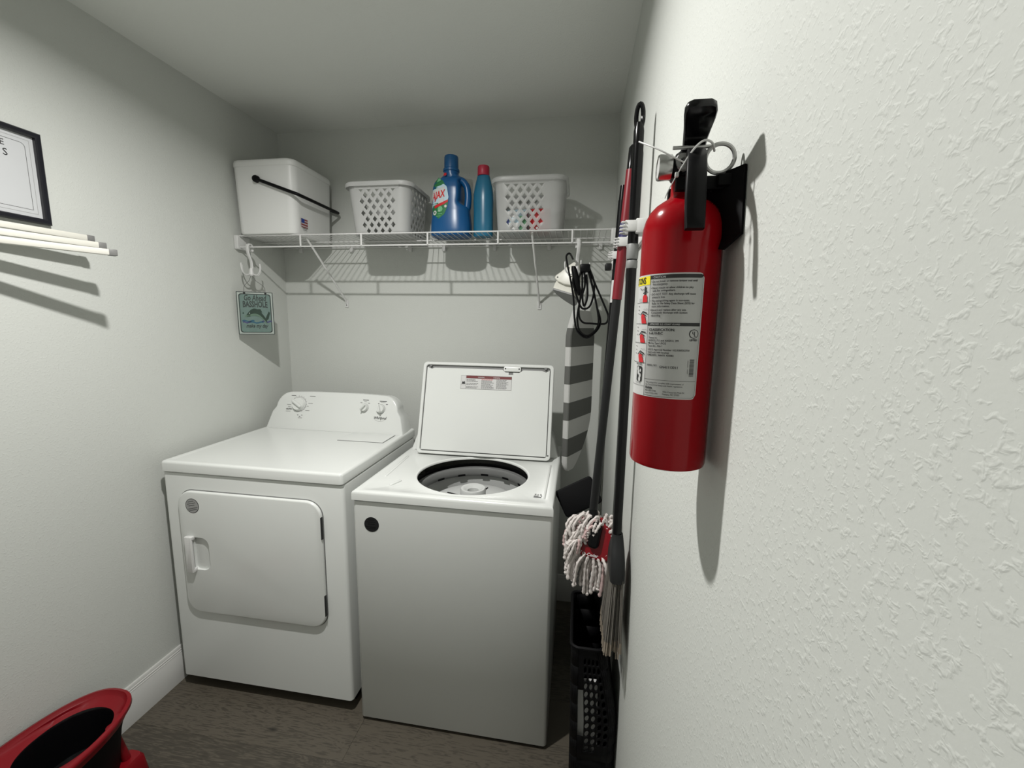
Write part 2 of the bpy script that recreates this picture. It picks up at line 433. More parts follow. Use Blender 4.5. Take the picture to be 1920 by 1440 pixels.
def console(parent, x0, x1, zb, yb, yt, ht, yr, wl, rad, part='console'):
    """sloped control panel: rounded-top outline swept from its front face to the rear"""
    n = 8; cx = (x0 + x1) / 2; hw = (x1 - x0) / 2
    # outline in (x, h): h = height on the face
    pts = [(-hw, 0), (-hw + wl * 0.4, ht * 0.45)]
    tl = (-hw + wl * 0.72, ht - rad)
    for k in range(n + 1):
        a = PI - k * PI / 2 / n
        pts.append((tl[0] + rad + rad * math.cos(a), ht - rad + rad * math.sin(a) * 0.94))
    pts.append((-hw * 0.35, ht)); 
    full = pts + [(-x, h) for x, h in reversed(pts)]
    full = list(reversed(full))           # counter-clockwise seen from the front
    def P(sc, y_off, hoff):
        out = []
        for x, h in full:
            hh = max(h * sc[1] + hoff, 0) if h > 0 else 0
            fy = yb + (yt - yb) * (hh / ht)
            out.append((cx + x * sc[0], fy + y_off, zb + hh))
        return out
    rear = lambda s, sz: [(cx + x * s, yr, zb + h * sz) for x, h in full]
    b = 0.006
    s0 = ((hw - b) / hw, (ht - b) / ht)
    rg = [P(s0, 0, 0), P(((hw - b * 0.3) / hw, (ht - b * 0.3) / ht), 0.0018, 0), P((1, 1), 0.006, 0)]
    mid = [(p[0], (p[1] + yr) / 2, p[2] - 0.004 * (p[2] - zb) / ht) for p in P((0.995, 0.99), 0, 0)]
    rg += [mid, rear(0.975, 0.95), rear(0.955, 0.91)]
    mb = MB(); mb.rings(rg, ENAMEL)
    o = mb.build(part, parent, sharp=50)
    def face(u, h, off=0.0006):           # x, height on face -> 3-D just proud of the face
        nrm = Vector((0, -ht, (yt - yb))).normalized() if False else Vector((0, -ht, yt - yb)).normalized()
        return Vector((u, yb + (yt - yb) * h / ht, zb + h)) + Vector((0, nrm.y, -nrm.z if nrm.z < 0 else nrm.z)) * off
    return o, face
CZ = 0.953
con, cf = console(dr, 0.060, 0.780, CZ, -0.292, -0.232, 0.180, -0.165, 0.055, 0.075)
def knob(parent, fc, x, h, r, ang, name='knob'):
    o = fc(x, h, 0); e = fc(x, h, 1) - o; up = (fc(x, h + 0.01, 0) - o).normalized(); ex = up.cross(e).normalized()
    X = frame(o, ex, up, e)
    mb = MB()
    mb.lathe([(r * 1.06, 0), (r * 1.06, 0.002), (r, 0.003), (r * 0.96, 0.014), (r * 0.88, 0.017)], ENAMEL, 36, X)
    bar = Matrix.Rotation(math.radians(ang), 4, 'Z')
    mb.plate(rrect(-r * 0.92, -r * 0.2, r * 0.92, r * 0.2, r * 0.19, 4), 0.014, 0.030, 0.004, ENAMEL, X @ bar)
    k = mb.build(name, parent)
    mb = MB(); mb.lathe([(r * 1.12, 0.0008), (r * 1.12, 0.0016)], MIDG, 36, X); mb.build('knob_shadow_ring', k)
    return k
knob(con, cf, 0.2235, 0.118, 0.033, -32, 'timer_knob')
knob(con, cf, 0.572, 0.116, 0.018, 48)
knob(con, cf, 0.656, 0.114, 0.020, 108)
# printed marks on the console
mb = MB(); F_fn = lambda u, h: cf(u, h, 0.0007)
def dash(x, h, l, m=INKG, th=0.0024):
    mb.rect(x - l / 2, h - th / 2, x + l / 2, h + th / 2, m, F_fn)
dash(0.187, 0.158, 0.024); dash(0.199, 0.146, 0.013, MIDG); dash(0.290, 0.158, 0.030); dash(0.284, 0.124, 0.024, MIDG)
dash(0.270, 0.110, 0.012, MIDG); dash(0.272, 0.090, 0.022, MIDG); dash(0.168, 0.114, 0.022, MIDG); dash(0.171, 0.105, 0.014, MIDG)
dash(0.168, 0.083, 0.026, MIDG); dash(0.238, 0.054, 0.022, MIDG)
mb.text('\u2022AUTO', 0.010, INK, lambda u, v: cf(0.155 + u, 0.090 + v, 0.0007), bold=0.0004)
for a in range(-150, 160, 20):
    r0 = 0.0395; ca, sa = math.sin(math.radians(a)), math.cos(math.radians(a))
    if abs(a) < 176:
        mb.rect(0.2235 + ca * r0 - 0.0012, 0.118 + sa * r0 - 0.0018, 0.2235 + ca * r0 + 0.0012, 0.118 + sa * r0 + 0.0018, MIDG, F_fn)
for k in (-1, 0, 1): dash(0.235 + k * 0.011, 0.061 + abs(k) * 0.006, 0.007, INKG, 0.003)
dash(0.574, 0.152, 0.030, INK, 0.0026); dash(0.573, 0.145, 0.014, MIDG, 0.002)
dash(0.552, 0.139, 0.010, INKG, 0.002); dash(0.592, 0.138, 0.010, INKG, 0.002)
dash(0.664, 0.150, 0.036, INK, 0.0026); dash(0.664, 0.145, 0.026, MIDG, 0.0018)
dash(0.642, 0.138, 0.007, INKG, 0.003); dash(0.684, 0.136, 0.009, INKG, 0.003)
mb.text('Whirlpool', 0.0175, INK, lambda u, v: cf(0.656 + u, 0.067 + v, 0.0008), align='CENTER', bold=0.0003, shear=0.3, sx=0.88)
# swoosh ring of the emblem around the name
ring = [(0.656 + 0.030 * math.cos(a), 0.073 + 0.016 * math.sin(a)) for a in [math.radians(150 + 12 * k) for k in range(20)]]
for (a, b), (c, d_) in zip(ring[4:-3], ring[5:-2]):
    mb.add([cf(a, b, 0.0007), cf(c, d_, 0.0007), cf(c, d_ + 0.0009, 0.0007), cf(a, b + 0.0009, 0.0007)], [(0, 1, 2, 3)], MIDG)
mb.build('printed_marks', con, kind='stuff')

# door with recessed pull
def cut(body, cutter):
    """boolean difference of two collected shapes -> mesh object data"""
    a = body.build('tmp_a'); b = cutter.build('tmp_b')
    fix(a); fix(b)
    md = a.modifiers.new('cut', 'BOOLEAN'); md.operation = 'DIFFERENCE'; md.object = b; md.solver = 'EXACT'
    dg = bpy.context.evaluated_depsgraph_get()
    me = bpy.data.meshes.new_from_object(a.evaluated_get(dg))
    bpy.data.objects.remove(a); bpy.data.objects.remove(b)
    return me
door_poly = rrect(0.113, 0.352, 0.701, 0.846, 0.058, 8)
body = MB().plate(door_poly, 0.0, 0.012, 0.006, ENAMEL, front(DY))
cutter = MB().plate(rrect(0.166, 0.532, 0.232, 0.664, (0.012, 0.03, 0.03, 0.012), 6), 0.002, 0.03, 0.001, ENAMEL, front(DY))
me = cut(body, cutter)
me.set_sharp_from_angle(angle=math.radians(35))
door = bpy.data.objects.new('door', me); COL.objects.link(door); door.parent = dr
off = ROOT_LOC[dr.name]; me.transform(Matrix.Translation(-off)); ROOT_LOC[door.name] = off
MB().plate(inset(door_poly, -0.0035), 0.0, 0.0012, 0.0005, GREY, front(DY)).build('door_gap', dr)
mb = MB()
mb.plate(rrect(0.141, 0.524, 0.171, 0.670, 0.004, 3), 0.020, 0.028, 0.004, PLAS, front(DY))
mb.box((0.145, DY - 0.024, 0.654), (0.172, DY - 0.008, 0.668), PLAS, 0.002)
mb.box((0.145, DY - 0.024, 0.526), (0.172, DY - 0.008, 0.540), PLAS, 0.002)
mb.box((0.141, DY - 0.024, 0.526), (0.150, DY - 0.008, 0.668), PLAS, 0.002)
mb.build('handle', door)
for za, zb_ in ((0.706, 0.790), (0.404, 0.486)):
    MB().box((0.6995, DY - 0.0135, za), (0.7030, DY - 0.004, zb_), DARK, 0.0008).build('hinge', door)
def sticker(parent, x, z, r, y, base, line, ringm=None):
    mb = MB(); X = front(y)
    if ringm:
        mb.prism(circle(x, z, r, 36), 0, 0.0006, ringm, X); mb.prism(circle(x, z, r * 0.93, 36), 0.0005, 0.0009, base, X)
    else: mb.prism(circle(x, z, r, 36), 0, 0.0009, base, X)
    rnd = random.Random(int(x * 100))
    tilt = Matrix.Translation((x, z, 0)) @ Matrix.Rotation(math.radians(14 if ringm else 0), 4, 'Z')
    for k, l in ((2.2, 0.9), (1.2, 1.3), (0.2, 1.0), (-1.2, 1.5), (-2.0, 1.2)):
        zz = k * r * 0.28; x0 = -l * r * 0.5
        while x0 < l * r * 0.5 - 0.003:
            wd = rnd.uniform(0.002, 0.005)
            mb.box((x0, zz - 0.0010, 0.0008), (x0 + wd, zz + 0.0010, 0.0012), line, X=X @ tilt); x0 += wd + 0.0012
    return mb.build('sticker', parent)
sticker(door, 0.177, 0.790, 0.0285, DY - 0.012, MIDG, INK, INK)

# ------------------------------------------------------------------ washer
WX0, WX1, WY = 0.829, 1.524, -0.831
ws = thing('washing_machine', 'white top-loading washing machine with its lid open, beside the dryer', 'washing machine', ((WX0 + WX1) / 2, -0.5, 0))
# the cabinet is hollow: walls around the tub
outer = rrect(WX0, WY, WX1, -0.16, 0.012, 4); inner = inset(outer, 0.012)
mb = MB()
mb.rings([[(x, y, 0.012) for x, y in inner], [(x, y, 0.012) for x, y in inset(outer, 0.003)], [(x, y, 0.016) for x, y in outer], [(x, y, 0.867) for x, y in outer], [(x, y, 0.870) for x, y in inset(outer, 0.003)], [(x, y, 0.870) for x, y in inner], [(x, y, 0.012) for x, y in inner]], ENAMEL, cap0=False, cap1=False)
mb.build('cabinet', ws)
MB().box((WX0 + 0.01, WY + 0.012, 0.0), (WX1 - 0.01, -0.18, 0.014), BLACKM).build('base', ws)
# top panel with a round opening
OC, ORX, ORY = (1.198, -0.592), 0.213, 0.200
n = 72
oc = [(OC[0] + ORX * math.cos(2 * PI * k / n), OC[1] + ORY * math.sin(2 * PI * k / n)) for k in range(n)]
def on_rect(poly_fn):
    out = []
    for k in range(n):
        a = 2 * PI * k / n; dx, dy = math.cos(a), math.sin(a); x0, y0, x1, y1 = poly_fn
        tx = ((x1 if dx > 0 else x0) - OC[0]) / dx if abs(dx) > 1e-9 else 1e9
        ty = ((y1 if dy > 0 else y0) - OC[1]) / dy if abs(dy) > 1e-9 else 1e9
        s = min(tx, ty); out.append((OC[0] + dx * s, OC[1] + dy * s))
    # snap nearest samples to the four corners
    for cx_, cy_ in ((x0, y0), (x1, y0), (x1, y1), (x0, y1)):
        i = min(range(n), key=lambda q: (out[q][0] - cx_) ** 2 + (out[q][1] - cy_) ** 2); out[i] = (cx_, cy_)
    return out
e0 = (WX0, WY - 0.007, WX1, -0.15)
sh = lambda d: (e0[0] + d, e0[1] + d, e0[2] - d, e0[3] - d)
z = 0.906
rg = [[(x, y, 0.8715) for x, y in on_rect(sh(0.004))], [(x, y, 0.874) for x, y in on_rect(sh(0))], [(x, y, z - 0.010) for x, y in on_rect(sh(0))], [(x, y, z - 0.004) for x, y in on_rect(sh(0.0015))],
      [(x, y, z - 0.0008) for x, y in on_rect(sh(0.005))], [(x, y, z) for x, y in on_rect(sh(0.010))], [(x, y, z) for x, y in on_rect(sh(0.026))], [(x, y, z - 0.003) for x, y in on_rect(sh(0.031))]]
def sc(k, dz): return [(OC[0] + (x - OC[0]) * k, OC[1] + (y - OC[1]) * k, z + dz) for x, y in oc]
rg += [sc(1.06, -0.003), sc(1.03, -0.001), sc(1.012, -0.0015), sc(1.0, -0.005), sc(1.0, -0.010), sc(1.03, -0.012)]
mb = MB(); mb.rings(rg, ENAMEL, cap0=False, cap1=False); top = mb.build('top_panel', ws, sharp=55)
# embossed grooves and small mouldings beside the opening
mb = MB()
mb.plate(rrect(-0.125, -0.006, 0.125, 0.006, 0.0055, 4), 0, 0.004, 0.003, ENAMEL, frame((0.872, -0.555, 0.902), (-0.05, 1, 0), (-1, -0.05, 0), (0, 0, 1)))
mb.build('groove_ridge', top)
mb = MB(); mb.plate(rrect(-0.028, -0.006, 0.028, 0.006, 0.005, 4), 0, 0.006, 0.003, ENAMEL, frame((0.945, -0.735, 0.902), (0.35, 0.93, 0), (-0.93, 0.35, 0), (0, 0, 1))); mb.build('bleach_spout_ridge', top)
mb = MB(); mb.plate(rrect(-0.17, -0.004, 0.17, 0.004, 0.0035, 4), 0, 0.004, 0.002, ENAMEL, frame((1.488, -0.60, 0.902), (0, 1, 0), (-1, 0, 0), (0, 0, 1))); mb.build('groove_ridge', top)
mb = MB()
fl = lambda u, v: Vector((1.452 + u, -0.768 + v, 0.9038))
for k in range(3):
    for j in range(3 - k % 2): mb.rect(0.002 + k * 0.009, 0.022 + j * 0.004, 0.0075 + k * 0.009, 0.0242 + j * 0.004, INKG, fl)
mb.rect(0, 0.013, 0.016, 0.017, INKG, fl); mb.rect(0, 0.003, 0.026, 0.010, INKG, fl); mb.rect(0.024, 0.014, 0.028, 0.020, INKG, fl)
mb.build('printed_marks', top)
# tub, balance ring, basket, agitator
Xt = Matrix.Translation((OC[0], OC[1], 0))
MB().lathe([(0.225, 0.870), (0.229, 0.86), (0.229, 0.42), (0.22, 0.40)], BLACKM, 64, Xt, cap0=False).build('tub_shell', ws)
tb = MB().lathe([(0.224, 0.856), (0.211, 0.854), (0.207, 0.848), (0.206, 0.826), (0.210, 0.818)], TUBG, 72, Xt, cap0=False, cap1=False).build('balance_ring', ws)
MB().lathe([(0.222, 0.826), (0.222, 0.80), (0.220, 0.47), (0.205, 0.45)], TUBW, 72, Xt, cap0=False, cap1=True).build('wash_basket', ws)
mb = MB()
mb.lathe([(0.10, 0.46), (0.06, 0.60), (0.050, 0.70), (0.050, 0.842), (0.047, 0.848), (0.040, 0.849), (0.030, 0.843), (0.022, 0.838), (0.021, 0.815)], TUBW, 48, Xt, cap0=False)
ag = mb.build('agitator', ws)
MB().lathe([(0.052, 0.795), (0.10, 0.800), (0.150, 0.802), (0.164, 0.797), (0.168, 0.787), (0.164, 0.775)], TUBW, 64, Xt, cap0=False, cap1=False).build('agitator_skirt', ag)
mb = MB()
for a in (20, 75, 160, 215, 290, 335):
    mb.box((0.062, -0.003, 0.8015), (0.125, 0.003, 0.8032), BLACKM, X=Xt @ Matrix.Rotation(math.radians(a), 4, 'Z'))
mb.build('drain_slot', ag, kind='stuff')
for a in (35, 62, 90, 118, 145):
    MB().box((0.203, -0.016, 0.820), (0.209, 0.016, 0.828), BLACKM, 0.001, X=Xt @ Matrix.Rotation(math.radians(a), 4, 'Z')).build('ring_slot', tb)
console(ws, WX0 + 0.012, WX1 - 0.010, 0.905, -0.335, -0.262, 0.170, -0.165, 0.055, 0.075)
sticker(ws, 0.897, 0.786, 0.0270, WY, DARK, BLACK)
# lid, leaning back on the console
LB, LT = Vector((1.186, -0.392, 0.908)), Vector((1.186, -0.276, 1.304))
ez = (LT - LB).normalized(); LH = (LT - LB).length; LX_ = frame(LB, (1, 0, 0), ez, Vector((1, 0, 0)).cross(ez))
hw = 0.297
lp = rrect(-hw, 0, hw, LH, 0.018, 5)
lid = MB().plate(lp, -0.020, 0.0, 0.002, ENAMEL, LX_).build('lid', ws)
def ringplate(po, pi_, z0, z1, m, X, bev=0.002):
    mb = MB()
    mb.rings([[(x, y, z0) for x, y in po], [(x, y, z1 - bev) for x, y in po], [(x, y, z1) for x, y in inset(po, bev)], [(x, y, z1) for x, y in inset(pi_, -bev)], [(x, y, z1 - bev) for x, y in pi_], [(x, y, z0) for x, y in pi_]], m, cap0=False, cap1=False, smooth=True, X=X)
    return mb
ringplate(lp, rrect(-hw + 0.014, 0.012, hw - 0.014, LH - 0.013, 0.012, 5), -0.004, 0.010, ENAMEL, LX_).build('lid_rim', lid)
MB().prism(rrect(-hw + 0.012, 0.010, hw - 0.012, LH - 0.011, 0.013, 5), -0.002, 0.0008, GREY, LX_).build('lid_groove', lid)
ip = [(-hw + 0.0185, 0.0165), (hw - 0.0185, 0.0165)]
zt_ = LH - 0.030
ip += [(hw - 0.0185, zt_ + 0.006), (hw - 0.034, zt_ - 0.003), (hw - 0.052, zt_ + 0.004), (0.162, zt_ + 0.004), (0.145, zt_ - 0.008), (0.118, zt_ - 0.008), (0.118, zt_ - 0.018), (0.098, zt_ - 0.018), (0.098, zt_ - 0.008), (0.083, zt_ - 0.008), (0.068, zt_ + 0.004), (-hw + 0.052, zt_ + 0.004), (-hw + 0.040, zt_ - 0.002), (-hw + 0.0185, zt_ + 0.006)]
MB().prism(ip, -0.001, 0.006, ENAMEL, LX_).build('lid_inner_panel', lid)
mb = MB(); mb.plate(rrect(0.075, LH - 0.034, 0.152, LH - 0.012, 0.005, 3), 0.0, 0.010, 0.002, ENAMEL, LX_)
lk = mb.build('lid_latch_plate', lid)
for u in (0.083, 0.144): MB().prism(circle(u, LH - 0.0215, 0.003, 12), 0.009, 0.0108, BLACK, LX_).build('screw', lk)
for s in (-1, 1):
    MB().prism(circle(s * (hw - 0.036), LH - 0.0165, 0.0055, 14), 0.006, 0.0106, GREY, LX_).build('lid_peg_hole', lid)
MB().prism(circle(hw - 0.010, 0.022, 0.003, 10), 0.009, 0.0106, INK, LX_).build('lid_screw_hole', lid)
mb = MB(); u0, v0, u1, v1 = -0.117, LH - 0.118, 0.113, LH - 0.057
fl = lambda u, v, z=0.0068: LX_ @ Vector((u, v, z)); f2 = lambda u, v: fl(u, v, 0.0073)
mb.rect(u0, v0, u1, v1, PAPER, fl); mb.rect(u0 + 0.024, v1 - 0.013, u1, v1 - 0.001, INKDR, f2)
mb.patch([(u0 + 0.004, v0 + 0.022), (u0 + 0.021, v0 + 0.022), (u0 + 0.017, v0 + 0.036), (u0 + 0.0135, v0 + 0.028), (u0 + 0.011, v0 + 0.036)][:3], INK, f2)
mb.patch([(u0 + 0.004, v0 + 0.022), (u0 + 0.014, v0 + 0.022), (u0 + 0.009, v0 + 0.036)], INK, f2)
mb.rect(u0 + 0.0225, v0, u0 + 0.0232, v1, INKG, f2); mb.rect(u0, v0 + 0.018, u0 + 0.0225, v0 + 0.0187, INKG, f2)
for k in range(2): mb.text('WARNING', 0.009, PAPER, lambda u, v, k=k: fl(u0 + 0.077 + k * 0.070 + u, v1 - 0.0105 + v, 0.0077), sx=0.7)
rnd = random.Random(3)
for c in range(3):
    for k in range(9):
        yy = v1 - 0.018 - k * 0.0048; x0 = u0 + 0.026 + c * 0.068
        if c == 0 and k in (3, 6): continue
        l = rnd.uniform(0.04, 0.058)
        while l > 0.004:
            wd = min(l, rnd.uniform(0.004, 0.010)); mb.rect(x0, yy, x0 + wd, yy + 0.0022, INKR if k == 0 and c == 1 else INKG, f2); x0 += wd + 0.0015; l -= wd + 0.0015
for q in ((u0, v0, u1, v0 + 0.0007), (u0, v1 - 0.0007, u1, v1), (u0, v0, u0 + 0.0007, v1), (u1 - 0.0007, v0, u1, v1)): mb.rect(*q, INKG, f2)
mb.build('warning_label', lid)

# ------------------------------------------------------------------ wire shelf
SZ, SF = 1.866, -0.322
sf = thing('wire_shelf', 'white coated wire shelf running across the back wall above the machines', 'shelf', (W / 2, -0.16, SZ))
def rod(a, b, r, name, parent=sf, m=WIRE, n=8):
    return MB().tube([a, b], r, m, n).build(name, parent)
for (y, zz, r) in ((SF, SZ - 0.001, 0.0032), (SF, 1.8145, 0.0034), (-0.165, SZ - 0.004, 0.003), (-0.012, SZ - 0.004, 0.003)):
    rod((0.012, y, zz), (W - 0.012, y, zz), r, 'long_rod')
base = None
x = 0.03; k = 0
w0 = MB().tube([(0, -0.006, SZ), (0, SF - 0.001, SZ), (0, SF - 0.0045, SZ - 0.004)], 0.0015, WIRE, 5).build('deck_wire', sf)
w0.location = (x, 0, 0)
while x < W - 0.05:
    x += 0.0262; part_copy(w0, sf, (x, 0, 0))
for x in (0.328, 0.622, 0.927, 1.235, 1.543):
    MB().tube([(x, SF - 0.001, SZ), (x, SF - 0.002, 1.8145)], 0.0042, WIRE, 8).build('lip_tie', sf)
for s, x0, x1 in ((0, 0.0, 0.020), (1, W - 0.020, W)):
    mb = MB(); mb.plate(rrect(0, 0, 0.075, 0.062, 0.004, 3), 0, 0.018, 0.003, WIRE, frame((x0, SF + 0.058, 1.805), (0, -1, 0), (0, 0, 1), (-1, 0, 0)) if s else frame((x1 - 0.018, SF - 0.014, 1.805), (0, 1, 0), (0, 0, 1), (1, 0, 0)))
    mb.build('end_bracket', sf)
for x, xb in ((0.345, 0.354), (1.376, 1.385)):
    mb = MB()
    mb.tube([(x, -0.304, SZ - 0.004), (x, -0.298, SZ - 0.016), (xb, -0.012, 1.595), (xb, -0.004, 1.578)], 0.0052, WIRE, 8, flat=0.9)
    b_ = mb.build('support_brace', sf)
    mb = MB(); mb.plate(rrect(xb - 0.010, 1.556, xb + 0.010, 1.594, 0.004, 3), 0, 0.005, 0.001, WIRE, front(0)); fg = mb.build('brace_flange', b_); MB().prism(circle(xb, 1.568, 0.0030, 10), 0.004, 0.0062, GREY, front(0)).build('screw', b_)
for x in (0.106, 0.397, 0.719, 0.898, 1.158, 1.427, 1.671):
    mb = MB(); mb.plate(rrect(x - 0.009, SZ - 0.026, x + 0.009, SZ + 0.002, 0.004, 3), 0, 0.016, 0.003, WIRE, front(0)); mb.build('wall_clip', sf)

# ------------------------------------------------------------------ cooler box with bail handle
TOPZ = SZ + 0.0016
cl = thing('cooler_box', 'white lidded cooler box with a black bail handle, leftmost on the wire shelf', 'cooler', (0.165, -0.19, TOPZ))
def oc_(s, z0): return [(x, y, z0) for x, y in rrect(0.168 - 0.150 * s, -0.195 - 0.150 * s, 0.168 + 0.155 * s, -0.195 + 0.155 * s, 0.036, 8)]
bz = TOPZ
MB().rings([oc_(0.90, bz), oc_(0.935, bz + 0.003), oc_(0.955, bz + 0.012), oc_(1.0, bz + 0.282), oc_(1.0, bz + 0.287), oc_(0.97, bz + 0.287)], COOLER).build('box_body', cl)
MB().rings([oc_(0.97, bz + 0.284), oc_(1.0, bz + 0.289), oc_(1.012, bz + 0.292), oc_(1.012, bz + 0.306), oc_(1.0, bz + 0.313), oc_(0.97, bz + 0.317), oc_(0.6, bz + 0.318)], COOLER, cap0=False).build('lid', cl)
for y in (-0.347, -0.038):
    s = -1 if y < -0.2 else 1
    MB().lathe([(0.008, -0.002), (0.0150, 0.0), (0.0150, 0.012), (0.012, 0.017), (0.005, 0.019)], BLACK, 20, frame((0.150, y, 2.099), (1, 0, 0), (0, 0, -s), (0, s, 0))).build('handle_pivot', cl)
bp = [(0.150, -0.356, 2.099), (0.20, -0.357, 2.081), (0.27, -0.358, 2.056), (0.318, -0.357, 2.039), (0.342, -0.352, 2.031), (0.349, -0.335, 2.028), (0.350, -0.27, 2.028), (0.350, -0.12, 2.028), (0.350, -0.06, 2.028), (0.343, -0.033, 2.030), (0.31, -0.027, 2.042), (0.15, -0.028, 2.099)]
MB().tube(spline(bp, 4), 0.0072, BLACK, 10).build('bail_handle', cl)
INKDR2 = mat('faded_red_ink', (0.24, 0.05, 0.055, 1), 0.5, var=0.1)
mb = MB(); fx = lambda u, v: Vector((0.3205 + 0.0004 + (v - 1.915) * 0.015, -0.30 + u, v))
mb.rect(0, 1.905, 0.046, 1.943, INKDR2, fx)
f3 = lambda u, v: fx(u, v) + Vector((0.0005, 0, 0))
for k in range(3): mb.rect(0.0, 1.909 + k * 0.0115, 0.046, 1.9128 + k * 0.0115, PAPER, f3)
f4 = lambda u, v: fx(u, v) + Vector((0.0009, 0, 0))
mb.rect(0, 1.924, 0.022, 1.943, INKB, f4)
mb.text('USA', 0.015, INK, lambda u, v: f4(0.010 + u, 1.892 + v))
mb.build('flag_sticker', cl)

# ------------------------------------------------------------------ lattice baskets
def rr_pts(cx, cy, hx, hy, r):
    """perimeter sampler of a rounded rectangle, s in 0..1 from the middle of the back side, counter-clockwise seen from above"""
    segs = []
    def line(a, b): segs.append(('l', a, b, math.dist(a, b)))
    def arc(c, a0): segs.append(('a', c, a0, r * PI / 2))
    line((cx, cy + hy), (cx - hx + r, cy + hy)); arc((cx - hx + r, cy + hy - r), 90)
    line((cx - hx, cy + hy - r), (cx - hx, cy - hy + r)); arc((cx - hx + r, cy - hy + r), 180)
    line((cx - hx + r, cy - hy), (cx + hx - r, cy - hy)); arc((cx + hx - r, cy - hy + r), 270)
    line((cx + hx, cy - hy + r), (cx + hx, cy + hy - r)); arc((cx + hx - r, cy + hy - r), 0)
    line((cx + hx - r, cy + hy), (cx, cy + hy))
    return segs
def rr_at(segs, fr):
    """piecewise by segment index so that corners stay corners at every height"""
    k = min(int(fr), len(segs) - 1); t_ = fr - k; g = segs[k]
    if g[0] == 'l': return (g[1][0] + (g[2][0] - g[1][0]) * t_, g[1][1] + (g[2][1] - g[1][1]) * t_)
    a = math.radians(g[2] + 90 * t_); r = g[3] * 2 / PI
    return (g[1][0] + r * math.cos(a), g[1][1] + r * math.sin(a))
def basket(name, label, cx, cy, tx, ty, bx, by, m, z0=TOPZ, Hh=0.212, r=0.045):
    root = thing(name, label, 'basket', (cx, cy, z0), 'lattice baskets on the wire shelf')
    top_s = rr_pts(cx, cy, tx, ty, r); bot_s = rr_pts(cx, cy, bx, by, r * 0.9)
    mid = rr_pts(cx, cy, (tx + bx) / 2, (ty + by) / 2, r)
    cum = [0]
    for g in mid: cum.append(cum[-1] + g[3])
    P = cum[-1]; a = 0.0172; ncol = round(P / (2 * a)); a = P / (2 * ncol); b = 0.0247
    def mapf(s, h):
        s = s % P
        k = max(i for i in range(len(mid)) if cum[i] <= s + 1e-9); fr = k + min((s - cum[k]) / mid[k][3], 1)
        p, q = rr_at(bot_s, fr), rr_at(top_s, fr); t_ = h / Hh
        return (p[0] + (q[0] - p[0]) * t_, p[1] + (q[1] - p[1]) * t_, z0 + 0.001 + h)
    bm = bmesh.new(); rows = int(Hh / b) + 3
    # centres of the flat sides
    sides = [(0, 3.0), ((cum[2] + cum[3]) / 2, 2.1), ((cum[4] + cum[5]) / 2, 2.1), ((cum[6] + cum[7]) / 2, 2.1), (P, 3.0)]
    sides = [(c, 2.1 if i % 4 else 2.1) for i, (c, _) in enumerate(sides)]
    snap = [(round(c / (2 * a)) * 2 * a, wd) for c, wd in sides]
    for rI in range(-1, rows):
        h = 0.0155 + rI * b
        for c in range(-1, ncol + 1):
            s = c * 2 * a + (a if rI % 2 == 0 else 0)
            hole = 0 <= rI <= 7 and any(abs(s - sc_) <= (wd + (0.0)) * 2 * a + 1e-6 for sc_, wd in snap)
            ov = [bm.verts.new((s, h - b, 0)), bm.verts.new((s + a, h, 0)), bm.verts.new((s, h + b, 0)), bm.verts.new((s - a, h, 0))]
            if hole:
                iv = [bm.verts.new((s, h - 0.0122, 0)), bm.verts.new((s + 0.0105, h, 0)), bm.verts.new((s, h + 0.0122, 0)), bm.verts.new((s - 0.0105, h, 0))]
                for k in range(4): bm.faces.new((ov[k], ov[(k + 1) % 4], iv[(k + 1) % 4], iv[k]))
            else:
                c0 = bm.verts.new((s, h, 0))
                for k in range(4): bm.faces.new((ov[k], ov[(k + 1) % 4], c0))
    bmesh.ops.remove_doubles(bm, verts=bm.verts[:], dist=1e-5)
    for co, no in (((0, 0, 0), (0, -1, 0)), ((0, Hh, 0), (0, 1, 0)), ((0, 0, 0), (-1, 0, 0)), ((P, 0, 0), (1, 0, 0))):
        bmesh.ops.bisect_plane(bm, geom=bm.verts[:] + bm.edges[:] + bm.faces[:], plane_co=co, plane_no=no, clear_outer=True, dist=1e-6)
    for v in bm.verts:
        v.co = Vector(mapf(min(max(v.co.x, 0), P - 1e-7) if v.co.x < P - 1e-6 else 0.0, v.co.y))
    bmesh.ops.remove_doubles(bm, verts=bm.verts[:], dist=1e-5)
    bmesh.ops.recalc_face_normals(bm, faces=bm.faces[:])
    mb = MB(); mb.bm(bm, m, True)
    wl = mb.build('lattice_wall', root, sharp=50)
    md = wl.modifiers.new('thick', 'SOLIDIFY'); md.thickness = 0.0022; md.offset = 0
    def ringp(hx, hy, rr, zz): return [(x, y, zz) for x, y in rrect(cx - hx, cy - hy, cx + hx, cy + hy, rr, 8)]
    zt = z0 + Hh
    MB().rings([ringp(tx + 0.001, ty + 0.001, r, zt - 0.004), ringp(tx + 0.002, ty + 0.002, r, zt + 0.004), ringp(tx + 0.008, ty + 0.008, r + 0.006, zt + 0.007), ringp(tx + 0.013, ty + 0.013, r + 0.01, zt + 0.003), ringp(tx + 0.0145, ty + 0.0145, r + 0.01, zt - 0.006), ringp(tx + 0.0125, ty + 0.0125, r + 0.01, zt - 0.0135)], m, cap0=False, cap1=False).build('rim', root)
    MB().rings([ringp(bx, by, r * 0.9, z0), ringp(bx, by, r * 0.9, z0 + 0.002)], m).build('basket_floor', root)
    mb = MB(); mb.rings([ringp(tx - 0.03, 0, 0, zt - 0.02)[:0] or [(cx - tx * 0.72, cy - ty - 0.002, zt - 0.010), (cx + tx * 0.72, cy - ty - 0.002, zt - 0.010)], [(cx - tx * 0.68, cy - ty + 0.0005, zt - 0.024), (cx + tx * 0.68, cy - ty + 0.0005, zt - 0.024)]], m, closed=False, cap0=False, cap1=False)
    mb.build('handle_recess', root)
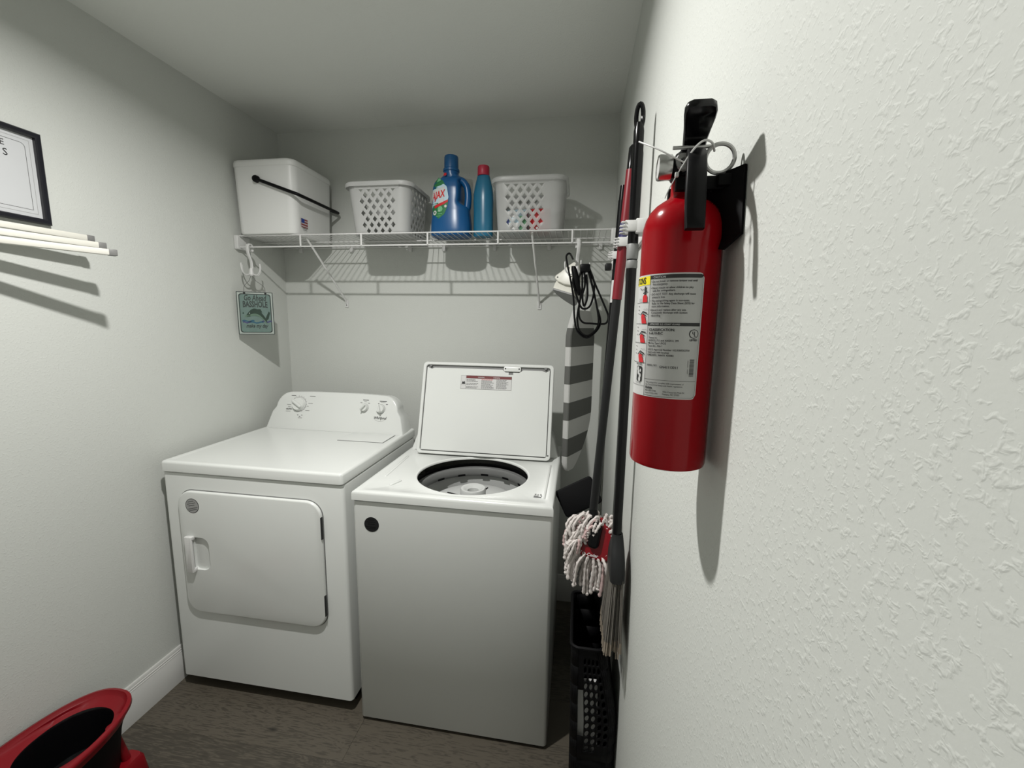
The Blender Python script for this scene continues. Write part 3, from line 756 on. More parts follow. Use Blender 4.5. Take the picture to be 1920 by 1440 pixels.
    return root
basket('laundry_basket', 'white plastic lattice basket standing empty between the cooler box and the large blue bottle', 0.690, -0.172, 0.147, 0.132, 0.128, 0.113, BASK)
basket('laundry_basket', 'translucent white lattice basket holding a red package, right of the bottles', 1.357, -0.172, 0.149, 0.130, 0.137, 0.113, BASK2)

# packages inside the right basket
def pouch(name, label, x0, x1, y0, y1, hgt, m, deco):
    mb = MB(); rg = []
    for k in range(9):
        t_ = k / 8; th = (1 - (2 * t_ - 1) ** 4 * 0.75) if k else 0.7
        cx, cy = (x0 + x1) / 2, (y0 + y1) / 2; hx = (x1 - x0) / 2 * (1 - 0.04 * t_); hy = (y1 - y0) / 2 * (th if t_ > 0.5 else max(th, 0.85))
        rg.append([(x, y, TOPZ + 0.004 + hgt * t_) for x, y in rrect(cx - hx, cy - hy, cx + hx, cy + hy, min(hx, hy) * 0.6, 5)])
    mb.rings(rg, m); o = mb.build(name)
    return o
pk = tag(pouch('detergent_pouch', '', 1.357, 1.447, -0.277, -0.185, 0.100, INKR, None), 'red detergent pouch standing inside the right lattice basket', 'pouch')
pk2 = tag(pouch('detergent_packet', '', 1.258, 1.350, -0.277, -0.190, 0.098, LBLUE, None), 'pale blue and green packet inside the right lattice basket, left of the red pouch', 'packet')
mb = MB(); fr_ = lambda u, v: Vector((u, -0.2785, v))
for (u, v, r) in ((1.375, 1.942, 0.006), (1.372, 1.935, 0.003), (1.412, 1.900, 0.007), (1.418, 1.925, 0.005), (1.392, 1.885, 0.005), (1.425, 1.952, 0.005)):
    mb.patch(circle(u, v, r, 12), PAPER, fr_)
mb.build('printed_dots', pk)
mb = MB()
mb.rect(1.318, 1.878, 1.347, 1.935, GREEN, fr_); mb.rect(1.272, 1.880, 1.312, 1.908, PAPER, fr_); mb.rect(1.266, 1.930, 1.300, 1.955, PAPER, fr_); mb.rect(1.262, 1.905, 1.272, 1.93, INKB, fr_)
mb.build('printed_panel', pk2)

# ------------------------------------------------------------------ bottles
def bottle_surface(a, b, e):
    def out(ang, s=1.0):
        c, s_ = math.cos(ang), math.sin(ang)
        return (a * s * math.copysign(abs(c) ** (2 / e), c), b * s * math.copysign(abs(s_) ** (2 / e), s_))
    return out
AJ = Vector((0.995, -0.195, TOPZ))
aj = thing('detergent_bottle', 'large blue jug with a looped grip and a red lettered label, on the wire shelf', 'bottle', AJ)
XA = Matrix.Translation(AJ) @ Matrix.Rotation(math.radians(-4), 4, 'Z')
prof = [(0.0, 0.93), (0.003, 0.97), (0.012, 1.0), (0.045, 0.995), (0.075, 0.965), (0.105, 0.925), (0.14, 0.915), (0.175, 0.915), (0.205, 0.90), (0.228, 0.83), (0.246, 0.715), (0.258, 0.60), (0.268, 0.47), (0.274, 0.40), (0.280, 0.37)]
A_, B_ = 0.093, 0.062
def sc_at(z_):
    for (z0, s0), (z1, s1) in zip(prof[:-1], prof[1:]):
        if z0 <= z_ <= z1: return s0 + (s1 - s0) * (z_ - z0) / (z1 - z0)
    return prof[-1][1]
rg = []
zs = [0, 0.003, 0.008, 0.014, 0.03, 0.05, 0.07, 0.09] + [0.10 + 0.006 * k for k in range(25)] + [0.2465, 0.252, 0.258, 0.263, 0.268, 0.274, 0.280]
surf = bottle_surface(A_, B_, 2.6)
for z_ in zs:
    s = sc_at(z_); ring = []
    t_ = max(0, min(1, (z_ - 0.118) / 0.03)) * max(0, min(1, (0.252 - z_) / 0.02)); t_ = t_ * t_ * (3 - 2 * t_)
    lim = 0.038 + 0.010 * math.sin((z_ - 0.12) / 0.13 * PI)
    for k in range(48):
        ang = 2 * PI * k / 48; x, y = surf(ang, s)
        bn = min(1, s) if s > 0.6 else s
        y = y * (1.0 if s > 0.7 else min(1.0, 0.7 + (0.7 - s)) * 1.0)
        if z_ > 0.235: y = y * 1 + 0 * x
        if x > lim: x = x + (lim + (x - lim) * 0.12 - x) * t_
        ring.append((x, y, z_))
    rg.append(ring)
# neck becomes round
for i, z_ in enumerate(zs):
    if z_ > 0.24:
        q = min(1, (z_ - 0.24) / 0.03)
        rg[i] = [(x + (0.033 * math.cos(2 * PI * k / 48) - x) * q, y + (0.033 * math.sin(2 * PI * k / 48) - y) * q, zz) for k, (x, y, zz) in enumerate(rg[i])]
mb = MB(); mb.rings(rg, AJAXB, X=XA)
hp = [(0.030, 0, 0.248), (0.054, 0, 0.238), (0.073, 0, 0.214), (0.079, 0, 0.180), (0.078, 0, 0.148), (0.074, 0, 0.122), (0.064, 0, 0.104)]
mb.tube(spline(hp, 4), 0.0155, AJAXB, 12, X=XA, flat=1.25)
mb.build('bottle_body', aj, sharp=60)
MB().lathe([(0.033, 0.279), (0.036, 0.281), (0.036, 0.290), (0.0315, 0.294), (0.031, 0.340), (0.029, 0.346), (0.02, 0.348)], AJAXC, 32, XA).build('screw_cap', aj)
def lab(off):
    def fn(u, v):
        s = sc_at(v); x = u; tq = min(abs(x) / (A_ * s), 0.999)
        y = -B_ * s * (1 - tq ** 2.6) ** (1 / 2.6) - off
        return XA @ Vector((x, y, v))
    return fn
mb = MB()
mb.patch([(-0.082, 0.150), (-0.080, 0.108), (-0.064, 0.078), (-0.040, 0.070), (-0.014, 0.085), (0.002, 0.118), (0.008, 0.150), (0.002, 0.195), (-0.014, 0.222), (-0.030, 0.245), (-0.046, 0.250), (-0.062, 0.238), (-0.076, 0.200)], GREEN, lab(0.0006))
mb.patch([(-0.082, 0.140), (-0.078, 0.122), (0.003, 0.138), (0.008, 0.160), (0.000, 0.205), (-0.016, 0.216), (-0.074, 0.200)], LBLUE, lab(0.0010))
mb.patch([(-0.080, 0.148), (-0.012, 0.162), (-0.010, 0.205), (-0.074, 0.196)], PAPER, lab(0.0014))
mb.patch([(-0.060, 0.116), (-0.020, 0.128), (0.005, 0.140), (0.006, 0.150), (-0.022, 0.140), (-0.062, 0.128)], INKR, lab(0.0015))
mb.patch([(-0.040, 0.134), (-0.014, 0.142), (-0.014, 0.158), (-0.040, 0.150)], PAPER, lab(0.0017))
mb.text('AJAX', 0.041, INKR, lambda u, v: lab(0.0020)(-0.0765 + u, 0.152 + v + u * 0.17), bold=0.0012, shear=0.18, sx=0.70)
mb.patch(circle(-0.060, 0.098, 0.010, 18), PAPER, lab(0.0012)); mb.patch(circle(-0.060, 0.098, 0.004, 12), GREEN, lab(0.0016))
mb.text('40', 0.012, PAPER, lambda u, v: lab(0.0012)(-0.044 + u, 0.100 + v)); mb.rect(-0.044, 0.090, -0.022, 0.093, LGREEN, lab(0.0012)); mb.rect(-0.052, 0.081, -0.028, 0.083, LGREEN, lab(0.0012))
mb.patch([(-0.050, 0.226), (-0.030, 0.232), (-0.034, 0.243), (-0.046, 0.244)], LGREEN, lab(0.0012))
mb.patch(circle(-0.032, 0.112, 0.012, 12), LGREEN, lab(0.0011)); mb.patch(circle(-0.006, 0.122, 0.006, 10), PAPER, lab(0.0016))
mb.build('label', aj)
mb = MB(); mb.patch([(-0.010, 0.254), (0.004, 0.256), (0.002, 0.268), (-0.008, 0.268)], INKR, lambda u, v: XA @ Vector((u - 0.012, -0.0405 + (v - 0.254) * 0.5, v))); mb.build('neck_sticker', aj)

b2 = Vector((1.142, -0.195, TOPZ))
tb2 = thing('cleaner_bottle', 'slim teal bottle with a red cap, between the blue jug and the right basket', 'bottle', b2)
XB = Matrix.Translation(b2) @ Matrix.Rotation(math.radians(-10), 4, 'Z')
pr2 = [(0, 0.042), (0.003, 0.044), (0.010, 0.0455), (0.06, 0.0455), (0.10, 0.045), (0.15, 0.0465), (0.18, 0.0455), (0.21, 0.041), (0.235, 0.0345), (0.25, 0.0305), (0.258, 0.0285), (0.262, 0.024)]
mb = MB(); mb.lathe([(r_, z_) for z_, r_ in pr2], TEAL, 36, XB, sy=0.72); mb.build('bottle_body', tb2)
MB().lathe([(0.0255, 0.259), (0.0265, 0.261), (0.026, 0.294), (0.024, 0.299), (0.015, 0.301)], REDC, 28, XB).build('cap', tb2)

# ------------------------------------------------------------------ prong hooks, sign
def prong_hook(label, x, zb, yaw, rodz=1.8145, prongs=4, group=None):
    """moulded four-prong hanger hung over the lower shelf rod"""
    X = Matrix.Translation((x, SF, 0)) @ Matrix.Rotation(yaw, 4, 'Z')
    root = thing('prong_hook', label, 'hook', (x, SF, zb), group)
    top_ = rodz
    path = [(0.010, 0, top_ - 0.020), (0.0135, 0, top_ - 0.010)] + [(0.012 * math.cos(a), 0, top_ + 0.0015 + 0.0105 * math.sin(a)) for a in [math.radians(d) for d in (20, 60, 90, 120, 160, 180)]] + [(-0.013, 0, top_ - 0.015), (-0.007, 0, top_ - 0.04), (0.002, 0, top_ - 0.062), (0.004, 0, top_ - 0.085), (0.002, 0, zb + 0.02), (0, 0, zb)]
    MB().tube(spline(path, 4), [0.0050] * (len(path) * 4 - 3), WIRE, 8, X=X, flat=1.5).build('stem', root)
    MB().lathe([(0.006, zb - 0.006), (0.011, zb), (0.010, zb + 0.012), (0.0065, zb + 0.030)], WIRE, 16, X).build('hub', root)
    for k in range(prongs):
        a = 2 * PI * k / prongs
        pp = [(0.006 * math.cos(a), 0.006 * math.sin(a), zb + 0.004), (0.030 * math.cos(a), 0.030 * math.sin(a), zb - 0.002), (0.046 * math.cos(a), 0.046 * math.sin(a), zb + 0.010), (0.052 * math.cos(a), 0.052 * math.sin(a), zb + 0.030), (0.052 * math.cos(a), 0.052 * math.sin(a), zb + 0.048)]
        MB().tube(spline(pp, 4), 0.0030, WIRE, 7, X=X).build('prong', root)
    return root
prong_hook('white four-prong hook on the shelf rod by the left wall, holding the bass sign', 0.068, 1.690, 1.45, group='prong hooks on the shelf rod')
prong_hook('white four-prong hook on the shelf near the right wall, holding the iron', 1.567, 1.690, 1.85, group='prong hooks on the shelf rod')

sg = thing('hanging_sign', 'small sea-green bass fishing sign hung by a wire from the left hook', 'sign', (0.076, -0.325, 1.414))
sl, sr = Vector((0.022, -0.372, 0)), Vector((0.140, -0.285, 0))
ex = (sr - sl).normalized(); SWd = (sr - sl).length; SH = 0.197; sz0 = 1.4145
XS = frame((sl.x, sl.y, sz0), ex, (0, 0, 1), ex.cross(Vector((0, 0, 1))))
MB().prism(rrect(0, 0, SWd, SH, 0.002, 2), -0.004, 0, SIGNE, XS).build('board', sg)
mb = MB(); fs = lambda zz: (lambda u, v: XS @ Vector((u * SWd, v * SH, zz)))
mb.rect(0.022, 0.016, 0.978, 0.984, SIGNW, fs(0.0003))
def rring(i, m, zz, rr): 
    p = rrect(i * SWd, i * SH * 0.72, SWd * (1 - i), SH * (1 - i * 0.72), rr, 5); mb.prism(p, 0.0002, zz, m, XS)
rring(0.060, SIGNE, 0.0006, 0.011); rring(0.088, SIGN, 0.0009, 0.010)
f1, f2, f3_ = fs(0.0012), fs(0.0015), fs(0.0018)
mb.text('Go Ahead', 0.036, SIGNE, lambda u, v: f1(0.5 + u / SWd, 0.800 + v / SH), align='CENTER', bold=0.0009, shear=0.15, sx=0.60)
mb.text('BASSHOLE', 0.038, SIGNE, lambda u, v: f1(0.5 + u / SWd, 0.648 + v / SH - 0.28 * (abs(u / SWd) - 0.3) * (abs(u / SWd) > 0.3)), align='CENTER', bold=0.0013, sx=0.56)
# leaping bass
body = []
for k in range(15):
    t_ = k / 14; cx_ = 0.24 + 0.56 * t_; cy_ = 0.43 + 0.13 * math.sin(t_ * PI * 0.95) - 0.16 * t_ * t_; wd = 0.120 * math.sin(min(1, t_ * 1.5 + 0.12) * PI * 0.55) * (1 - 0.55 * t_)
    body.append((cx_, cy_, wd))
for (a, b) in zip(body[:-1], body[1:]):
    mb.add([f1(a[0], a[1] - a[2]), f1(b[0], b[1] - b[2]), f1(b[0], b[1] + b[2]), f1(a[0], a[1] + a[2])], [(0, 1, 2, 3)], FISH)
    mb.add([f2(a[0], a[1] - a[2] * 0.95), f2(b[0], b[1] - b[2] * 0.95), f2(b[0], b[1] - b[2] * 0.35), f2(a[0], a[1] - a[2] * 0.35)], [(0, 1, 2, 3)], FISHL)
mb.patch([(0.76, 0.33), (0.84, 0.36), (0.90, 0.52), (0.86, 0.55), (0.78, 0.42)], FISH, f2)
mb.patch([(0.50, 0.54), (0.68, 0.52), (0.64, 0.60), (0.54, 0.60)], FISH, f2)
mb.patch([(0.20, 0.41), (0.36, 0.43), (0.34, 0.47), (0.19, 0.44)], FISHL, f2)
mb.patch(circle(0.16, 0.50, 0.02, 10), FISH, f2); mb.patch(circle(0.33, 0.50, 0.015, 8), SIGNW, f3_)
for (u0, u1, v, m) in ((0.12, 0.45, 0.315, SEAB), (0.30, 0.70, 0.285, SEAB), (0.66, 0.93, 0.305, VIOL), (0.14, 0.34, 0.285, VIOL)):
    pts = [(u0 + (u1 - u0) * k / 8, v + 0.014 * math.sin(k * 1.1)) for k in range(9)]
    for a, b in zip(pts[:-1], pts[1:]): mb.add([f1(a[0], a[1] - 0.016), f1(b[0], b[1] - 0.016), f1(b[0], b[1] + 0.018), f1(a[0], a[1] + 0.018)], [(0, 1, 2, 3)], m)
mb.text('make my day', 0.024, SIGNE, lambda u, v: f1(0.51 + u / SWd, 0.165 + v / SH), align='CENTER', bold=0.0007, shear=0.3, sx=0.68)
mb.build('painted_face', sg)
hk = Vector((0.070, -0.325, 1.693))
pl_, pr_ = XS @ Vector((0.22 * SWd, SH * 0.975, 0)), XS @ Vector((0.80 * SWd, SH * 0.975, 0))
wp = [pl_, pl_ + Vector((0.004, 0, 0.03)), hk + Vector((-0.012, -0.004, -0.03)), hk + Vector((0, 0, -0.006)), hk + Vector((0.014, 0.008, -0.03)), pr_ + Vector((-0.006, 0, 0.03)), pr_]
MB().tube(spline(wp, 5), 0.0011, INKG, 5).build('hanging_wire', sg)
for p in (pl_, pr_):
    MB().lathe([(0.003, -0.003), (0.005, 0), (0.003, 0.003)], INK, 10, frame(p + Vector((0, 0, -0.001)), ex, (0, 0, 1), ex.cross(Vector((0, 0, 1))))).build('wire_knot', sg)

# ------------------------------------------------------------------ framed notice, drying rack on the left wall
fr = thing('picture_frame', 'black framed printed notice on the left wall above the drying rack', 'picture', (0, -1.14, 1.75))
fy1, fz0, fz1 = -1.030, 1.752, 2.006; fy0 = fy1 - 0.215
XF = frame((0, 0, 0), (0, 1, 0), (0, 0, 1), (1, 0, 0))
po = [(fy0, fz0), (fy1, fz0), (fy1, fz1), (fy0, fz1)]; pi_ = [(fy0 + 0.015, fz0 + 0.015), (fy1 - 0.015, fz0 + 0.015), (fy1 - 0.015, fz1 - 0.015), (fy0 + 0.015, fz1 - 0.015)]
ringplate(po, pi_, 0.0, 0.016, FRM, XF, 0.003).build('frame_moulding', fr, sharp=30)
PAPERF = mat('notice_paper', (0.52, 0.53, 0.54, 1), 0.5, var=0.02)
mb = MB(); ff = lambda zz: (lambda u, v: Vector((zz, u, v)))
mb.add([(0.004, *p) for p in pi_], [(0, 1, 2, 3)], PAPERF)
bo = (fy0 + 0.034, fz0 + 0.036, fy1 - 0.034, fz1 - 0.036)
rb = rrect(*bo, (0.001, 0.001, 0.012, 0.012), 4); rbi = inset(rb, 0.0012)
mb.rings([[(0.0043, *p) for p in rb], [(0.0043, *p) for p in rbi]], INKG, cap0=False, cap1=False)
rb = rrect(bo[0] - 0.010, bo[1] - 0.010, bo[2] + 0.010, bo[3] + 0.010, 0.001, 2); rbi = inset(rb, 0.0009)
mb.rings([[(0.0043, *p) for p in rb], [(0.0043, *p) for p in rbi]], MIDG, cap0=False, cap1=False)
mb.text('E', 0.022, INK, lambda u, v: Vector((0.0045, -1.109 + u, 1.948 + v)), align='RIGHT')
mb.text('S', 0.026, INK, lambda u, v: Vector((0.0045, -1.104 + u, 1.922 + v)), align='RIGHT')
mb.build('notice_sheet', fr)
GL = bpy.data.materials.new('picture_glass'); GL.use_nodes = True
gb = GL.node_tree.nodes['Principled BSDF']; gb.inputs['Transmission Weight'].default_value = 1; gb.inputs['Roughness'].default_value = 0.02; gb.inputs['IOR'].default_value = 1.05
nzg = GL.node_tree.nodes.new('ShaderNodeTexNoise'); nzg.inputs['Scale'].default_value = 3
mrg = GL.node_tree.nodes.new('ShaderNodeMapRange'); mrg.inputs['To Min'].default_value = 0.01; mrg.inputs['To Max'].default_value = 0.04
GL.node_tree.links.new(nzg.outputs['Fac'], mrg.inputs['Value']); GL.node_tree.links.new(mrg.outputs['Result'], gb.inputs['Roughness'])

rk = thing('drying_rack', 'cream wall-mounted drying rack with three fanned arms and grey end caps, on the left wall', 'rack', (0.0, -1.385, 1.70))
for (x, y, z_) in ((0.078, -0.975, 1.7235), (0.135, -0.986, 1.6995), (0.196, -1.004, 1.6755)):
    p0, p1 = Vector((0.040, -1.385, z_)), Vector((x, y, z_)); dr_ = (p1 - p0).normalized(); ln = (p1 - p0).length
    XB_ = frame(p0, dr_, Vector((0, 0, 1)).cross(dr_), (0, 0, 1))
    b_ = MB().box((0, -0.0095, -0.0085), (ln - 0.017, 0.0095, 0.0085), RACKW, 0.002, X=XB_).build('bar', rk)
    MB().box((ln - 0.020, -0.0103, -0.0093), (ln, 0.0103, 0.0093), RACKG, 0.002, X=XB_).build('end_cap', b_)
MB().tube([(0.040, -1.385, 1.655), (0.040, -1.385, 1.745)], 0.008, RACKW, 12).build('hinge_post', rk)
MB().box((0.0, -1.410, 1.645), (0.008, -1.360, 1.755), RACKW, 0.002).build('wall_plate', rk)
for zz in (1.652, 1.738): MB().box((0.006, -1.393, zz), (0.046, -1.377, zz + 0.010), RACKW, 0.002).build('hinge_lug', rk)

# ------------------------------------------------------------------ iron and cord
ir = thing('clothes_iron', 'white steam iron with a grey soleplate hanging from the right hook by the ironing board', 'iron', (1.52, -0.20, 1.60))
# local: y = towards the nose, x = width, z = up from the soleplate
ax = Vector((0.55, 2.10, -0.55)).normalized()
XI = Matrix.Translation((1.508, -0.305, 1.618)) @ Matrix.Rotation(math.radians(-13), 4, 'Z') @ Matrix.Rotation(math.radians(-13), 4, 'X') @ Matrix.Rotation(math.radians(17), 4, 'Y')
def iron_out(w_, l0, l1):
    pts = []
    for k in range(13):
        t_ = k / 12; pts.append((w_ * (1 - t_ ** 2.6) * (0.86 + 0.14 * math.sin(min(1, t_ * 3) * PI / 2)), l0 + (l1 - l0) * t_))
    return pts + [(-x, y) for x, y in reversed(pts[:-1])]
MB().rings([[(x, y, z_) for x, y in iron_out(0.052, 0.0, 0.215)] for z_ in (0.0, 0.006)], GREY, smooth=False, X=XI).build('soleplate', ir)
rg = []
for z_, w_, a, b in ((0.0065, 0.051, -0.001, 0.212), (0.026, 0.0505, -0.003, 0.205), (0.040, 0.047, -0.006, 0.195), (0.058, 0.042, -0.012, 0.175), (0.076, 0.034, -0.008, 0.15), (0.090, 0.026, 0.0, 0.13), (0.097, 0.018, 0.01, 0.12)):
    rg.append([(x, y, z_) for x, y in iron_out(w_, a, b)])
MB().rings(rg, IRONW, X=XI).build('iron_body', ir, sharp=50)
XH = XI @ Matrix.Translation((0, -0.006, 0)) @ Matrix(((1, 0, 0, 0), (0, 0, -1, 0), (0, 1, 0, 0), (0, 0, 0, 1)))
heel = MB().plate([(-0.048, 0.044), (-0.030, 0.034), (0.0, 0.030), (0.030, 0.033), (0.046, 0.040), (0.046, 0.054), (0.040, 0.090), (0.030, 0.116), (0.016, 0.130), (0.006, 0.130), (-0.012, 0.108), (-0.032, 0.076), (-0.048, 0.056)], -0.004, 0.014, 0.004, IRONW, XH).build('heel_rest', ir)
for u, v in ((-0.036, 0.050), (0.032, 0.045)): MB().prism(circle(u, v, 0.0032, 12), 0.0135, 0.0152, BLACK, XH).build('heel_foot', heel)
MB().tube(spline([XI @ Vector(p) for p in ((0, 0.012, 0.090), (0, 0.018, 0.118), (0, 0.05, 0.138), (0, 0.10, 0.128), (0, 0.132, 0.100), (0, 0.138, 0.070))], 5), 0.013, IRONW, 10, flat=1.2).build('grip', ir)
cy = -0.372
cords = [
    [(1.548, -0.31, 1.752), (1.536, cy, 1.764), (1.523, cy, 1.755), (1.527, cy, 1.725), (1.545, cy, 1.65), (1.557, cy, 1.585), (1.565, cy - 0.004, 1.50), (1.580, cy - 0.004, 1.455), (1.617, cy - 0.004, 1.432), (1.655, cy - 0.002, 1.462), (1.668, cy, 1.500), (1.650, cy, 1.560), (1.632, cy, 1.625), (1.610, cy, 1.700)],
    [(1.590, cy, 1.705), (1.575, cy - 0.006, 1.66), (1.585, cy - 0.006, 1.60), (1.575, cy - 0.006, 1.52), (1.585, cy - 0.006, 1.462), (1.617, cy - 0.006, 1.440), (1.648, cy - 0.006, 1.462), (1.660, cy - 0.006, 1.500), (1.645, cy - 0.006, 1.58), (1.615, cy - 0.006, 1.69)],
    [(1.612, cy, 1.705), (1.650, cy, 1.625), (1.688, cy, 1.545), (1.698, cy, 1.515), (1.690, cy, 1.492), (1.665, cy, 1.488), (1.630, cy, 1.490), (1.600, cy, 1.493), (1.583, cy, 1.515), (1.580, cy, 1.56), (1.590, cy, 1.62), (1.588, cy, 1.69)],
    [(1.560, cy - 0.008, 1.69), (1.552, cy - 0.010, 1.655), (1.572, cy - 0.010, 1.590), (1.592, cy - 0.010, 1.550), (1.620, cy - 0.010, 1.555), (1.634, cy - 0.010, 1.595), (1.636, cy - 0.010, 1.65), (1.615, cy - 0.008, 1.705)],
    [(1.595, cy - 0.012, 1.70), (1.600, cy - 0.012, 1.64), (1.592, cy - 0.012, 1.60), (1.600, cy - 0.012, 1.558), (1.612, cy - 0.012, 1.60), (1.604, cy - 0.012, 1.68)]]
cd = MB()
for c in cords: cd.tube(spline(c, 6), 0.0039, BLACK, 6)
cd.build('power_cord', ir)
MB().box((1.578, cy - 0.022, 1.690), (1.618, cy + 0.012, 1.722), BLACK, 0.006).build('cord_plug', ir)
MB().rings([[(x, y, z_) for x, y in circle(1.552 + dx, cy - 0.002, r, 12)] for z_, r, dx in ((1.715, 0.008, 0.0), (1.70, 0.012, 0.004), (1.66, 0.014, 0.014), (1.62, 0.010, 0.022), (1.60, 0.004, 0.026))], BLACK).build('cord_sleeve', ir)

# ------------------------------------------------------------------ ironing board
ib = thing('ironing_board', 'grey and white striped ironing board hanging upright between the washer and the right wall', 'ironing board', (1.60, -0.24, 0.845))
bd = Vector((0.445, 0.892, 0)).normalized(); bn = bd.cross(Vector((0, 0, 1)))   # width direction, face normal
if bn.y > 0: bn = -bn
A0 = Vector((1.552, -0.335, 0)); BW = 0.236
edges = [0.845, 0.912, 0.993, 1.073, 1.152, 1.231, 1.309, 1.390, 1.470, 1.545]
def outline(z_):
    """left and right limits (along the width) at height z"""
    t0 = (z_ - 0.845) / 0.25
    r_ = BW if t0 >= 1 else BW * (0.30 + 0.70 * math.sin(max(t0, 0) * PI / 2) ** 0.8)
    l_ = 0.0 if z_ > 0.862 else 0.012 * (0.862 - z_) / 0.017
    if z_ > 1.43: q = (z_ - 1.43) / 0.115; l_ = 0.055 * q ** 1.5; r_ = BW - 0.05 * q ** 1.6
    return l_, r_
mbs = MB(); th = 0.027
for k, (za, zb_) in enumerate(zip(edges[:-1], edges[1:])):
    m = STW if k % 2 == 0 else STG
    n_ = 5; rg = []
    for i in range(n_ + 1):
        z_ = za + (zb_ - za) * i / n_; l_, r_ = outline(z_); c0 = (l_ + r_) / 2
        ring = []
        for u, d_ in ((l_, -0.004), (l_ + 0.004, 0.0), (c0 - (c0 - l_) * 0.5, 0.0012), (c0 + (r_ - c0) * 0.5, 0.0012), (r_ - 0.004, 0.0), (r_, -0.004), (r_, -th + 0.004), (r_ - 0.004, -th), (l_ + 0.004, -th), (l_, -th + 0.004)):
            ring.append(A0 + bd * u + bn * d_ + Vector((0, 0, z_)))
        rg.append(ring)
    mbs.rings(rg, m, cap0=(k == 0), cap1=(k == len(edges) - 2))
mbs.build('striped_cover', ib, sharp=40)
lt, rt = outline(1.545); pc = A0 + bd * (lt + rt) / 2 + bn * (-th / 2) + Vector((0, 0, 1.545))
MB().tube(spline([pc + bd * -0.03 + Vector((0, 0, -0.01)), pc + bd * -0.028 + Vector((0, 0, 0.04)), (1.590, -0.325, 1.665), (1.604, -0.322, 1.690), (1.614, -0.31, 1.665), pc + bd * 0.028 + Vector((0, 0, 0.04)), pc + bd * 0.03 + Vector((0, 0, -0.01))], 5), 0.004, WIRE, 8).build('hanging_loop', ib)

# ------------------------------------------------------------------ wall clip rail, broom, mop, squeegee
rl = thing('broom_holder', 'white wall-mounted broom holder with a row of clips on the right wall', 'holder', (W, -0.75, 1.70))
MB().box((W - 0.010, -1.13, 1.690), (W, -0.40, 1.722), PLAS, 0.003).build('rail', rl)
for y in (-1.066, -0.880, -0.660):
    c = MB().box((W - 0.034, y - 0.024, 1.692), (W - 0.008, y + 0.024, 1.724), PLAS, 0.003).build('clip', rl)
    for s in (-1, 1):
        MB().box((W - 0.058, y + s * 0.019 - 0.005, 1.696), (W - 0.030, y + s * 0.019 + 0.005, 1.720), PLAS, 0.002).build('jaw', c)
        for zz in (1.700, 1.708, 1.716): MB().box((W - 0.066, y + s * 0.019 - 0.007, zz - 0.0014), (W - 0.056, y + s * 0.019 + 0.006, zz + 0.0014), PLAS, 0.0006).build('rib', c)
c = MB().box((W - 0.040, -0.460, 1.690), (W - 0.008, -0.420, 1.722), PLAS, 0.003).build('clip', rl)
MB().box((W - 0.062, -0.462, 1.690), (W - 0.038, -0.418, 1.714), DARK, 0.004).build('grip_pad', c)

# black broom
br = thing('broom', 'black-handled broom with taupe bristles, nearest of the three clipped on the right wall', 'broom', (1.697, -1.066, 0.70))
bx, by = 1.698, -1.066
mb = MB()
mb.tube([(bx, by, 0.93), (bx, by, 1.888)], 0.0120, BLACKG, 14)
mb.build('handle', br)
mb = MB()
# loop at the top end
lo_p = [(bx + 0.0072 * math.cos(a), by - 0.003 * math.cos(a), 1.945 + 0.027 * math.sin(a)) for a in [2 * PI * k / 20 for k in range(20)]]
mb.tube(lo_p, 0.0052, BLACKG, 8, closed=True); mb.rings([[(bx + 0.011 * math.cos(2 * PI * k / 14) * sx_, by + 0.0115 * math.sin(2 * PI * k / 14) * sx_, z_) for k in range(14)] for z_, sx_ in ((1.875, 0.96), (1.885, 1.05), (1.915, 1.05), (1.932, 0.80))], BLACKG)
mb.build('hang_loop', br)
mb = MB(); mb.lathe([(0.0122, 1.616), (0.0132, 1.618), (0.0132, 1.632), (0.0122, 1.634)], CLIPG, 20, Matrix.Translation((bx, by, 0))); mb.lathe([(0.0122, 1.637), (0.0135, 1.640), (0.0135, 1.668), (0.0122, 1.671)], CLIPG, 20, Matrix.Translation((bx, by, 0))); mb.build('grip_collar', br)
rg = []
for z_, hx_, hy_ in ((0.955, 0.013, 0.013), (0.94, 0.015, 0.018), (0.92, 0.017, 0.034), (0.895, 0.018, 0.050), (0.868, 0.0185, 0.058), (0.850, 0.018, 0.060)):
    rg.append([(x, y, z_) for x, y in rrect(bx + 0.002 - hx_, by - hy_, bx + 0.002 + hx_, by + hy_, min(hx_, hy_) * 0.8, 4)])
MB().rings(rg, DARK).build('broom_block', br)
rnd = random.Random(5)
mb = MB()
for i in range(230):
    u, v = rnd.uniform(-1, 1), rnd.uniform(-1, 1); x0, y0 = bx + 0.002 + u * 0.0155, by + v * 0.055
    ln = rnd.uniform(0.172, 0.192); x1, y1 = x0 - 0.006 + u * 0.008, y0 + v * 0.022 + rnd.uniform(-0.004, 0.004)
    x1 = min(x1, W - 0.004)
    p = [Vector((x0, y0, 0.858)), Vector(((x0 + x1) / 2, (y0 + y1) / 2, 0.852 - ln * 0.5)), Vector((x1, y1, 0.852 - ln))]
    mb.tube(p, [0.0016, 0.0015, 0.0014], BRIS, 4)
    q = p[2] - p[1]; mb.tube([p[1] + q * 0.72, p[1] + q * 1.03], 0.0019, BRIST, 4)
mb.build('bristles', br, kind='stuff')

